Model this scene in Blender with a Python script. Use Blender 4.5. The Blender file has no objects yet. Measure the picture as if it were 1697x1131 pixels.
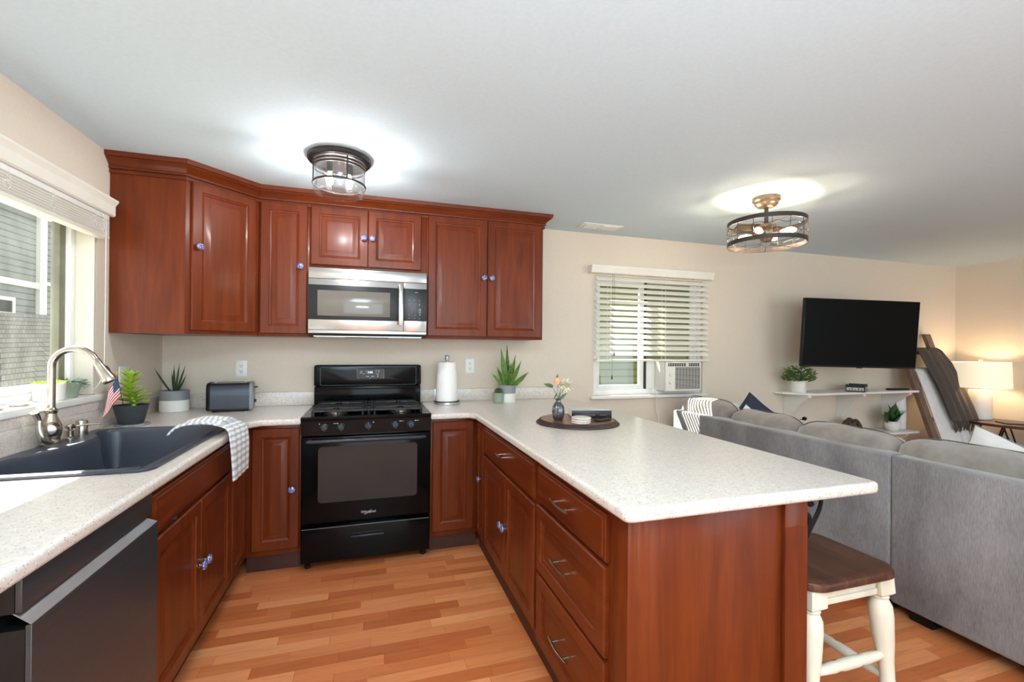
import bpy, bmesh, math, random
from mathutils import Vector, Matrix
random.seed(7)
R = math.radians; PI = math.pi
scene = bpy.context.scene
col = scene.collection

# ------------------------------------------------------------------ camera
F_PX, CY_PX = 747.63, 575.325
CAM = Vector((1.306, -3.567, 1.346))
yaw, pitch, roll = R(17.369), R(0.106), R(0.501)
fwd = Vector((math.sin(yaw)*math.cos(pitch), math.cos(yaw)*math.cos(pitch), math.sin(pitch)))
rt0 = Vector((math.cos(yaw), -math.sin(yaw), 0)); up0 = rt0.cross(fwd)
rt = rt0*math.cos(roll) + up0*math.sin(roll); up = up0*math.cos(roll) - rt0*math.sin(roll)
cd = bpy.data.cameras.new('camera'); cam = bpy.data.objects.new('camera', cd); col.objects.link(cam)
cam.matrix_world = Matrix(((rt.x, up.x, -fwd.x, CAM.x), (rt.y, up.y, -fwd.y, CAM.y), (rt.z, up.z, -fwd.z, CAM.z), (0, 0, 0, 1)))
cd.sensor_width = 36; cd.sensor_fit = 'HORIZONTAL'; cd.lens = 36*F_PX/1697; cd.shift_y = (CY_PX-565.5)/1697
cd.clip_start = 0.02; cd.clip_end = 200
scene.camera = cam

# ------------------------------------------------------------------ light and exposure
scene.view_settings.view_transform = 'Standard'; scene.view_settings.look = 'None'
scene.view_settings.exposure = 0.74; scene.view_settings.gamma = 1.0
scene.view_settings.use_curve_mapping = False
w = bpy.data.worlds.new('world'); scene.world = w; w.use_nodes = True
bg = w.node_tree.nodes['Background']; bg.inputs[0].default_value = (0.86, 0.93, 1.0, 1); bg.inputs[1].default_value = 0.95

def light(name, kind, loc, energy, color=(1, 1, 1), rot=None, size=None, size_y=None, direction=None, radius=None):
    l = bpy.data.lights.new(name, kind); o = bpy.data.objects.new(name, l); col.objects.link(o)
    o.location = loc; l.energy = energy; l.color = color
    if direction is not None: o.rotation_euler = Vector(direction).to_track_quat('-Z', 'Y').to_euler()
    if kind == 'AREA':
        l.shape = 'RECTANGLE'; l.size = size; l.size_y = size_y
    if radius is not None: l.shadow_soft_size = radius
    return o
sun = light('sun', 'SUN', (0, 0, 8), 22.0, (1.0, 0.95, 0.88), direction=(0.90, -1.0, -1.55)); sun.data.angle = R(0.6)
# added fill lights out of view, and daylight at the left window
light('rear_opening_fill', 'AREA', (1.7, -6.02, 1.35), 36, (0.74, 0.90, 1.0), size=3.0, size_y=2.1, direction=(0, 1, 0.06))  # added fill standing in for presumed, unseen rear windows
light('living_opening_fill', 'AREA', (6.0, -6.02, 1.35), 34, (0.72, 0.90, 1.0), size=3.0, size_y=2.1, direction=(0, 1, 0.06))  # added fill for the living side, its opening is unseen
light('down_fill', 'AREA', (1.4, -3.4, 2.3), 15, (0.80, 0.92, 1.0), size=0.8, size_y=0.8, direction=(0.1, 0.35, -1))  # added fill to brighten floor and worktops, no fixture known here
light('up_fill', 'AREA', (1.5, -4.5, 1.6), 78, (0.82, 0.93, 1.0), size=0.6, size_y=0.6, direction=(0, 0.1, 1))  # added upward fill, bounces off the ceiling out of view
light('left_window_daylight', 'AREA', (-0.75, -1.2, 1.6), 5, (0.93, 0.97, 1.0), size=1.0, size_y=0.7, direction=(1, 0, 0))

# ------------------------------------------------------------------ material helpers
MATS = {}
def srgb(r, g, b):
    f = lambda c: (c/255/12.92) if c <= 10 else ((c/255+0.055)/1.055)**2.4
    return (f(r), f(g), f(b), 1)
def mat(name, color, rough=0.5, metal=0.0, **kw):
    m = bpy.data.materials.new(name); m.use_nodes = True; nt = m.node_tree
    p = nt.nodes['Principled BSDF']
    p.inputs['Base Color'].default_value = color; p.inputs['Roughness'].default_value = rough; p.inputs['Metallic'].default_value = metal
    for k, v in kw.items():
        p.inputs[k.replace('_', ' ')].default_value = v
    MATS[name] = m
    return m
def N(m, t, **kw):
    n = m.node_tree.nodes.new(t)
    for k, v in kw.items(): setattr(n, k, v)
    return n
def L(m, a, b): m.node_tree.links.new(a, b)
def P(m): return m.node_tree.nodes['Principled BSDF']
def coords(m, scale=(1, 1, 1), kind='Object', rot=(0, 0, 0)):
    tc = N(m, 'ShaderNodeTexCoord'); mp = N(m, 'ShaderNodeMapping')
    mp.inputs['Scale'].default_value = scale; mp.inputs['Rotation'].default_value = rot
    L(m, tc.outputs[kind], mp.inputs['Vector']); return mp.outputs[0]
def noise(m, vec, scale, detail=3, rough=0.5, dist=0.0):
    n = N(m, 'ShaderNodeTexNoise'); n.inputs['Scale'].default_value = scale; n.inputs['Detail'].default_value = detail
    n.inputs['Roughness'].default_value = rough; n.inputs['Distortion'].default_value = dist
    if vec: L(m, vec, n.inputs['Vector'])
    return n
def ramp(m, fac, stops):
    r = N(m, 'ShaderNodeValToRGB'); els = r.color_ramp.elements
    while len(els) < len(stops): els.new(0.5)
    for e, (p, c) in zip(els, stops): e.position = p; e.color = c if len(c) == 4 else (*c, 1)
    L(m, fac, r.inputs['Fac']); return r
def mix(m, fac, a, b, mode='MIX'):
    x = N(m, 'ShaderNodeMix', data_type='RGBA', blend_type=mode)
    for s, v in ((x.inputs[0], fac), (x.inputs[6], a), (x.inputs[7], b)):
        if isinstance(v, (float, int, tuple)): s.default_value = v
        else: L(m, v, s)
    return x.outputs[2]
def math_(m, op, a, b=None):
    x = N(m, 'ShaderNodeMath', operation=op)
    for s, v in ((x.inputs[0], a), (x.inputs[1], b)):
        if v is None: continue
        if isinstance(v, (float, int)): s.default_value = v
        else: L(m, v, s)
    return x.outputs[0]
def bump(m, h, strength=0.2, dist=0.01):
    b = N(m, 'ShaderNodeBump'); b.inputs['Strength'].default_value = strength; b.inputs['Distance'].default_value = dist
    L(m, h, b.inputs['Height']); L(m, b.outputs[0], P(m).inputs['Normal'])

def noisy(name, c1, c2, scale, rough=0.5, metal=0, stretch=(1, 1, 1), bmp=0.0, detail=4, **kw):
    m = mat(name, c1, rough, metal, **kw); v = coords(m, stretch)
    n = noise(m, v, scale, detail, 0.6)
    r = ramp(m, n.outputs[0], [(0.3, c1), (0.7, c2)]); L(m, r.outputs[0], P(m).inputs['Base Color'])
    if bmp: bump(m, n.outputs[0], bmp)
    return m

wall = noisy('wall_paint', srgb(220, 206, 188), srgb(225, 211, 193), 90, 0.75, bmp=0.05)
ceil = noisy('ceiling_paint', srgb(208, 227, 237), srgb(213, 232, 242), 60, 0.85, bmp=0.05)
white = noisy('white_paint', srgb(236, 233, 226), srgb(240, 238, 232), 20, 0.45)
vinyl = noisy('white_vinyl', srgb(236, 236, 232), srgb(242, 242, 238), 8, 0.35)
blindm = noisy('blind_slat', srgb(232, 228, 214), srgb(238, 234, 222), 8, 0.45)
bronze_al = noisy('bronze_frame', srgb(110, 108, 88), srgb(128, 126, 104), 10, 0.5)

def cherry(name, a, b, c, rough=0.36, coat=0.15, stretch=(14, 14, 1.2)):
    m = mat(name, b, rough, 0, Coat_Weight=coat, Coat_Roughness=0.16, Specular_IOR_Level=0.22)
    v = coords(m, stretch)
    n1 = noise(m, v, 1.6, 6, 0.62, 0.6); v2 = coords(m, (1.6, 1.6, 0.7)); n2 = noise(m, v2, 2.2, 2, 0.5, 0.4)
    r1 = ramp(m, n1.outputs[0], [(0.28, a), (0.52, b), (0.78, c)])
    r2 = ramp(m, n2.outputs[0], [(0.3, (0.86, 0.84, 0.84)), (0.7, (1.08, 1.06, 1.04))])
    L(m, mix(m, 1.0, r1.outputs[0], r2.outputs[0], 'MULTIPLY'), P(m).inputs['Base Color'])
    bump(m, n1.outputs[0], 0.03, 0.002)
    return m
wood = cherry('cherry_wood', srgb(90, 35, 11), srgb(108, 45, 15), srgb(122, 55, 21))
wood_h = cherry('cherry_wood_across', srgb(90, 35, 11), srgb(108, 45, 15), srgb(122, 55, 21), stretch=(1.2, 1.2, 14))
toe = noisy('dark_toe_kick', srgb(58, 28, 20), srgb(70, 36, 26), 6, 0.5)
cab_in = noisy('cabinet_interior', srgb(150, 112, 80), srgb(160, 122, 90), 6, 0.6)

def floor_mat():
    m = mat('laminate_strips', (0.5, 0.2, 0.1, 1), 0.32, 0, Specular_IOR_Level=0.4)
    tc = N(m, 'ShaderNodeTexCoord'); sp = N(m, 'ShaderNodeSeparateXYZ'); L(m, tc.outputs['Object'], sp.inputs[0])
    yy = math_(m, 'DIVIDE', sp.outputs['Y'], 0.066); row = math_(m, 'FLOOR', yy)
    wn = N(m, 'ShaderNodeTexWhiteNoise', noise_dimensions='1D'); L(m, row, wn.inputs['W'])
    ln = math_(m, 'ADD', math_(m, 'MULTIPLY', wn.outputs['Value'], 0.22), 0.33)
    xx = math_(m, 'ADD', math_(m, 'DIVIDE', sp.outputs['X'], ln), math_(m, 'MULTIPLY', wn.outputs['Value'], 37.0))
    ix = math_(m, 'FLOOR', xx)
    cb = N(m, 'ShaderNodeCombineXYZ'); L(m, ix, cb.inputs[0]); L(m, row, cb.inputs[1])
    w2 = N(m, 'ShaderNodeTexWhiteNoise', noise_dimensions='3D'); L(m, cb.outputs[0], w2.inputs['Vector'])
    base = ramp(m, w2.outputs['Value'], [(0.0, srgb(184, 98, 54)), (0.3, srgb(198, 112, 64)), (0.55, srgb(206, 121, 72)), (0.8, srgb(216, 135, 84)), (1.0, srgb(226, 150, 98))])
    # grain running along the strips, offset per strip
    off = N(m, 'ShaderNodeVectorMath', operation='SCALE'); L(m, w2.outputs['Color'], off.inputs[0]); off.inputs['Scale'].default_value = 9.0
    ad = N(m, 'ShaderNodeVectorMath', operation='ADD'); L(m, tc.outputs['Object'], ad.inputs[0]); L(m, off.outputs[0], ad.inputs[1])
    mp = N(m, 'ShaderNodeMapping'); mp.inputs['Scale'].default_value = (2.2, 26, 1); L(m, ad.outputs[0], mp.inputs[0])
    n1 = noise(m, mp.outputs[0], 1.5, 6, 0.65, 1.2)
    g = ramp(m, n1.outputs[0], [(0.25, (0.78, 0.72, 0.68)), (0.5, (1.0, 1.0, 1.0)), (0.8, (1.1, 1.08, 1.05))])
    c = mix(m, 1.0, base.outputs[0], g.outputs[0], 'MULTIPLY')
    fy = math_(m, 'FRACT', yy); fx = math_(m, 'FRACT', xx)
    e = math_(m, 'MAXIMUM', math_(m, 'LESS_THAN', fy, 0.025), math_(m, 'LESS_THAN', fx, 0.006))
    c = mix(m, math_(m, 'MULTIPLY', e, 0.35), c, srgb(110, 56, 30))
    L(m, c, P(m).inputs['Base Color']); bump(m, n1.outputs[0], 0.03, 0.002)
    return m
floorm = floor_mat()

def counter_mat():
    m = mat('speckled_solid_surface', (0.75, 0.72, 0.68, 1), 0.28, 0, Coat_Weight=0.15, Coat_Roughness=0.12)
    v = coords(m)
    n1 = noise(m, v, 60, 3, 0.6); b = ramp(m, n1.outputs[0], [(0.3, srgb(210, 198, 186)), (0.7, srgb(225, 216, 206))])
    vo = N(m, 'ShaderNodeTexVoronoi'); vo.inputs['Scale'].default_value = 190; L(m, v, vo.inputs['Vector'])
    wn = N(m, 'ShaderNodeTexWhiteNoise', noise_dimensions='3D'); L(m, vo.outputs['Color'], wn.inputs['Vector'])
    s1 = math_(m, 'MULTIPLY', math_(m, 'GREATER_THAN', wn.outputs['Value'], 0.82), math_(m, 'LESS_THAN', vo.outputs['Distance'], 0.38))
    c = mix(m, math_(m, 'MULTIPLY', s1, 0.7), b.outputs[0], srgb(140, 108, 90))
    s2 = math_(m, 'MULTIPLY', math_(m, 'LESS_THAN', wn.outputs['Value'], 0.1), math_(m, 'LESS_THAN', vo.outputs['Distance'], 0.4))
    c = mix(m, math_(m, 'MULTIPLY', s2, 0.7), c, srgb(250, 248, 244))
    L(m, c, P(m).inputs['Base Color']); return m
counter = counter_mat()

blackg = noisy('black_enamel', srgb(8, 8, 9), srgb(11, 11, 12), 4, 0.12, Specular_IOR_Level=0.16)
blackm = noisy('black_cast_iron', srgb(30, 30, 31), srgb(44, 44, 45), 60, 0.5, bmp=0.05)
blackp = noisy('black_plastic', srgb(16, 16, 17), srgb(21, 21, 22), 20, 0.38, Specular_IOR_Level=0.3)
ovenglass = noisy('oven_glass', srgb(36, 34, 32), srgb(44, 41, 38), 3, 0.06, Specular_IOR_Level=0.3)
mwglass = noisy('microwave_glass', srgb(112, 106, 98), srgb(118, 112, 104), 3, 0.10)
steel = noisy('brushed_steel', srgb(202, 201, 198), srgb(214, 213, 210), 6, 0.3, 0.9, stretch=(60, 60, 1.0))
steel_h = noisy('brushed_steel_light', srgb(196, 195, 192), srgb(206, 205, 202), 6, 0.22, 0.95)
blacksteel = noisy('black_stainless', srgb(66, 66, 68), srgb(74, 74, 76), 5, 0.30, 0.45, stretch=(1, 1, 30))
blacksteel_lit = noisy('black_stainless_lit', srgb(150, 150, 150), srgb(160, 160, 160), 5, 0.3, 0.8)  # paler copy for the ledge, its reflected light put into the colour
nickel = noisy('brushed_nickel', srgb(186, 178, 166), srgb(198, 190, 178), 30, 0.22, 1.0)
pewter = noisy('pewter', srgb(168, 158, 146), srgb(184, 174, 160), 30, 0.3, 1.0)
sinkm = noisy('blue_black_composite', srgb(50, 55, 66), srgb(60, 65, 77), 160, 0.36, bmp=0.03)
def thin_glass(name, tint, gloss=0.08, rough=0.02):
    m = bpy.data.materials.new(name); m.use_nodes = True; nt = m.node_tree
    for n in list(nt.nodes): nt.nodes.remove(n)
    o = N(m, 'ShaderNodeOutputMaterial'); t = N(m, 'ShaderNodeBsdfTransparent'); g = N(m, 'ShaderNodeBsdfGlossy')
    t.inputs[0].default_value = tint; g.inputs['Roughness'].default_value = rough
    lw = N(m, 'ShaderNodeLayerWeight'); lw.inputs['Blend'].default_value = 0.35
    f = math_(m, 'ADD', math_(m, 'MULTIPLY', lw.outputs['Facing'], 0.35), gloss)
    x = N(m, 'ShaderNodeMixShader'); L(m, f, x.inputs[0]); L(m, t.outputs[0], x.inputs[1]); L(m, g.outputs[0], x.inputs[2]); L(m, x.outputs[0], o.inputs[0])
    MATS[name] = m; return m
glass = thin_glass('clear_glass', (0.97, 0.98, 0.98, 1), 0.03)
pane = thin_glass('window_pane', (0.9, 0.93, 0.92, 1), 0.02)
smoke = thin_glass('smoky_vase_glass', (0.62, 0.63, 0.70, 1), 0.10)
def dusty_pane():
    m = bpy.data.materials.new('dusty_window_pane'); m.use_nodes = True; nt = m.node_tree
    for n in list(nt.nodes): nt.nodes.remove(n)
    o = N(m, 'ShaderNodeOutputMaterial'); t = N(m, 'ShaderNodeBsdfTransparent'); d = N(m, 'ShaderNodeBsdfDiffuse'); tr = N(m, 'ShaderNodeBsdfTranslucent')
    d.inputs[0].default_value = (0.8, 0.82, 0.82, 1); tr.inputs[0].default_value = (0.8, 0.82, 0.82, 1)
    a = N(m, 'ShaderNodeMixShader'); a.inputs[0].default_value = 0.5; L(m, d.outputs[0], a.inputs[1]); L(m, tr.outputs[0], a.inputs[2])
    v = coords(m, (1, 3, 1)); n = noise(m, v, 4, 5, 0.6); r = ramp(m, n.outputs[0], [(0.35, (0.01,)*3), (0.75, (0.05,)*3)])
    x = N(m, 'ShaderNodeMixShader'); L(m, r.outputs[0], x.inputs[0]); L(m, t.outputs[0], x.inputs[1]); L(m, a.outputs[0], x.inputs[2]); L(m, x.outputs[0], o.inputs[0])
    return m
dusty = dusty_pane()
dim_sheetm = thin_glass('dimming_sheet', (0.8, 0.78, 0.74, 1), 0.0, 0.6)  # for the added sheet that dims the right window half
def emit(name, color, strength):
    m = mat(name, color, 0.5); P(m).inputs['Emission Color'].default_value = color; P(m).inputs['Emission Strength'].default_value = strength
    nn = noise(m, coords(m), 5); L(m, ramp(m, nn.outputs[0], [(0, color), (1, color)]).outputs[0], P(m).inputs['Base Color']); return m
bulb_w = emit('lit_bulb_white', (1.0, 0.86, 0.66, 1), 25)
bulb_y = emit('lit_bulb_amber', (1.0, 0.70, 0.34, 1), 7)
disp_b = emit('display_blue', (0.62, 0.66, 1.0, 1), 1.2)
shade_m = emit('lamp_shade_linen', (1.0, 0.86, 0.62, 1), 0.36)
marks = noisy('pale_print', srgb(190, 190, 188), srgb(205, 205, 203), 10, 0.5)
marks_d = noisy('dim_print', srgb(105, 105, 104), srgb(120, 120, 118), 10, 0.5)
darkslot = noisy('dark_slot', srgb(20, 19, 18), srgb(26, 25, 24), 10, 0.7)

def velvet():
    m = mat('grey_chenille', srgb(128, 122, 120), 0.85, 0, Sheen_Weight=0.5, Sheen_Roughness=0.4)
    v = coords(m, (1, 1, 0.5)); n1 = noise(m, v, 3.2, 5, 0.62, 0.3); v2 = coords(m, (1, 1, 0.12)); n2 = noise(m, v2, 330, 2, 0.6)
    a = ramp(m, n1.outputs[0], [(0.3, srgb(108, 105, 106)), (0.7, srgb(156, 152, 152))])
    b = ramp(m, n2.outputs[0], [(0.3, (0.78,)*3), (0.7, (1.2,)*3)])
    L(m, mix(m, 1.0, a.outputs[0], b.outputs[0], 'MULTIPLY'), P(m).inputs['Base Color']); bump(m, n2.outputs[0], 0.3, 0.002); return m
sofam = velvet()
cushm = noisy('taupe_chenille', srgb(122, 113, 107), srgb(158, 148, 140), 8, 0.85, bmp=0.1, Sheen_Weight=0.5)
pipe_m = noisy('dark_piping', srgb(92, 84, 78), srgb(104, 96, 90), 20, 0.8)
navy = noisy('navy_fabric', srgb(38, 44, 66), srgb(48, 54, 78), 30, 0.85, bmp=0.1)
whitef = noisy('white_fabric', srgb(226, 225, 224), srgb(238, 237, 236), 14, 0.85, bmp=0.15)
throwm = noisy('brown_knit', srgb(78, 68, 62), srgb(96, 85, 78), 60, 0.9, bmp=0.2, stretch=(4, 4, 1))
fringe_m = noisy('brown_fringe', srgb(72, 64, 60), srgb(90, 80, 75), 60, 0.9)
ladderw = noisy('weathered_wood', srgb(104, 80, 66), srgb(132, 106, 90), 3, 0.7, stretch=(12, 12, 1), bmp=0.1)
def stool_top():
    m = mat('walnut_stain', srgb(96, 54, 32), 0.3, 0, Specular_IOR_Level=0.3)
    v = coords(m, (14, 1.6, 3)); n = noise(m, v, 2, 6, 0.65, 0.8)
    L(m, ramp(m, n.outputs[0], [(0.3, srgb(50, 24, 15)), (0.55, srgb(80, 44, 27)), (0.8, srgb(118, 74, 47))]).outputs[0], P(m).inputs['Base Color']); return m
stoolm = stool_top()
cream = noisy('distressed_cream', srgb(206, 194, 172), srgb(226, 216, 196), 9, 0.5, stretch=(1, 1, 0.3))
traym = noisy('acacia_tray', srgb(84, 42, 24), srgb(146, 92, 62), 5, 0.3, stretch=(1, 9, 1))
tray_rim = noisy('dark_bark', srgb(44, 32, 26), srgb(62, 46, 38), 20, 0.5)
tablem = noisy('dark_table_wood', srgb(74, 44, 28), srgb(100, 62, 40), 5, 0.35, stretch=(8, 1, 1))
iron = noisy('black_iron', srgb(16, 15, 15), srgb(24, 22, 22), 30, 0.5, Specular_IOR_Level=0.15)
canopym = noisy('dark_bronze', srgb(38, 33, 30), srgb(50, 44, 40), 30, 0.4, Specular_IOR_Level=0.3)
irond = noisy('bronze_iron', srgb(58, 50, 46), srgb(70, 62, 57), 30, 0.45, 0.4)
antique = noisy('antique_brass_grey', srgb(120, 104, 88), srgb(140, 122, 104), 30, 0.38, 0.7)
ceramic = noisy('white_ceramic', srgb(232, 230, 224), srgb(238, 236, 230), 12, 0.4)
greyc = noisy('grey_glaze', srgb(138, 140, 142), srgb(146, 148, 150), 12, 0.5)
sage = noisy('sage_ceramic', srgb(134, 150, 128), srgb(144, 160, 138), 12, 0.4)
darkpot = noisy('charcoal_pot', srgb(50, 52, 55), srgb(60, 62, 65), 40, 0.6)
soil = noisy('soil', srgb(52, 38, 28), srgb(72, 54, 40), 80, 0.95, bmp=0.3)
def leaf(name, a, b, s=10, st=(1, 1, 1)): return noisy(name, srgb(*a), srgb(*b), s, 0.45, stretch=st)
leaf_lime = leaf('lime_leaf', (130, 162, 34), (172, 198, 66))
leaf_dark = leaf('dark_leaf', (34, 58, 34), (58, 84, 48))
leaf_snake = leaf('snake_leaf', (44, 84, 30), (112, 146, 56), 26, (1, 1, 2.2))
leaf_edge = leaf('leaf_edge', (150, 170, 84), (164, 182, 96))
leaf_sage = leaf('sage_leaf', (84, 104, 78), (112, 130, 100))
leaf_mid = leaf('mid_leaf', (68, 104, 44), (120, 150, 78), 40)
leaf_pale = leaf('pale_leaf', (170, 190, 168), (206, 216, 200), 40)
fiddle = leaf('fiddle_leaf', (26, 66, 30), (46, 92, 44))
petal_w = noisy('cream_petal', srgb(236, 226, 196), srgb(246, 238, 216), 30, 0.6)
petal_o = noisy('peach_petal', srgb(222, 150, 104), srgb(234, 180, 136), 30, 0.6)
papert = noisy('paper_towel', srgb(240, 238, 234), srgb(246, 244, 241), 120, 0.9, bmp=0.1)
marble = noisy('beige_marble', srgb(206, 194, 180), srgb(226, 218, 206), 14, 0.4)
book_k = noisy('black_cover', srgb(22, 22, 23), srgb(30, 30, 31), 20, 0.35)
book_w = noisy('pale_cover', srgb(206, 203, 198), srgb(222, 219, 214), 12, 0.4)
toastm = noisy('slate_metal', srgb(50, 53, 61), srgb(57, 60, 68), 6, 0.32, 0.5)
acw = noisy('ac_plastic', srgb(222, 219, 208), srgb(230, 227, 216), 8, 0.45)
lshade_out = noisy('brown_shell', srgb(58, 40, 28), srgb(78, 56, 40), 30, 0.5)
red_m = noisy('flag_red', srgb(196, 62, 66), srgb(208, 76, 80), 20, 0.8)
blue_m = noisy('flag_blue', srgb(46, 66, 112), srgb(54, 76, 124), 20, 0.8)
flagw = noisy('flag_white', srgb(240, 226, 222), srgb(246, 236, 232), 20, 0.8)
gold = noisy('gold_tip', srgb(206, 150, 50), srgb(220, 166, 66), 20, 0.3, 0.6)
def towel_mat():
    m = mat('striped_towel', srgb(210, 208, 205), 0.9); v = coords(m)
    sp = N(m, 'ShaderNodeSeparateXYZ'); uv = N(m, 'ShaderNodeUVMap'); L(m, uv.outputs[0], sp.inputs[0])
    f = math_(m, 'FRACT', math_(m, 'MULTIPLY', sp.outputs['Y'], 19.0)); s = math_(m, 'LESS_THAN', f, 0.45)
    L(m, mix(m, s, srgb(224, 222, 220), srgb(176, 176, 178)), P(m).inputs['Base Color']); n = noise(m, v, 400); bump(m, n.outputs[0], 0.3, 0.002); return m
towelm = towel_mat()
def knob_mat():
    m = mat('blue_white_porcelain', srgb(220, 222, 232), 0.15, 0, Coat_Weight=0.6)
    v = coords(m); vo = N(m, 'ShaderNodeTexVoronoi', feature='DISTANCE_TO_EDGE'); vo.inputs['Scale'].default_value = 150; L(m, v, vo.inputs['Vector'])
    s = math_(m, 'LESS_THAN', vo.outputs['Distance'], 0.2)
    L(m, mix(m, s, srgb(214, 216, 230), srgb(64, 74, 140)), P(m).inputs['Base Color']); return m
knobm = knob_mat()
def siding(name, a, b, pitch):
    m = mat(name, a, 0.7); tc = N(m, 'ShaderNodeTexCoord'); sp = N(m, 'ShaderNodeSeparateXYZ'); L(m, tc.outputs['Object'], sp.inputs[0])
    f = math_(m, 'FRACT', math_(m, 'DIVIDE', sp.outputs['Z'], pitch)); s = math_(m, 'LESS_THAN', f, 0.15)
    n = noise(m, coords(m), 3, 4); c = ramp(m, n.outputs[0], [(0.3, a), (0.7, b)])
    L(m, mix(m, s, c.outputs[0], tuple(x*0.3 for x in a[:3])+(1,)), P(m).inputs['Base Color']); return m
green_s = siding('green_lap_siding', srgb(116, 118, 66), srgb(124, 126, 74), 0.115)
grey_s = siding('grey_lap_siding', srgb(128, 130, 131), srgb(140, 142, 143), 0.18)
def shingle():
    m = mat('grey_shingles', srgb(150, 146, 136), 0.9); b = N(m, 'ShaderNodeTexBrick'); v = coords(m, (1, 1, 1), 'UV')
    L(m, v, b.inputs['Vector']); b.inputs['Scale'].default_value = 1.0; b.inputs['Color1'].default_value = srgb(146, 142, 132); b.inputs['Color2'].default_value = srgb(124, 121, 112)
    b.inputs['Mortar'].default_value = srgb(78, 75, 69); b.inputs['Mortar Size'].default_value = 0.012; b.inputs['Brick Width'].default_value = 0.3; b.inputs['Row Height'].default_value = 0.14
    L(m, b.outputs[0], P(m).inputs['Base Color']); return m
shing = shingle()
grass = noisy('lawn', srgb(104, 112, 84), srgb(134, 138, 112), 3, 0.95)
tvscreen = noisy('tv_screen', srgb(7, 8, 9), srgb(9, 10, 11), 2, 0.35, Specular_IOR_Level=0.08)

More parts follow.
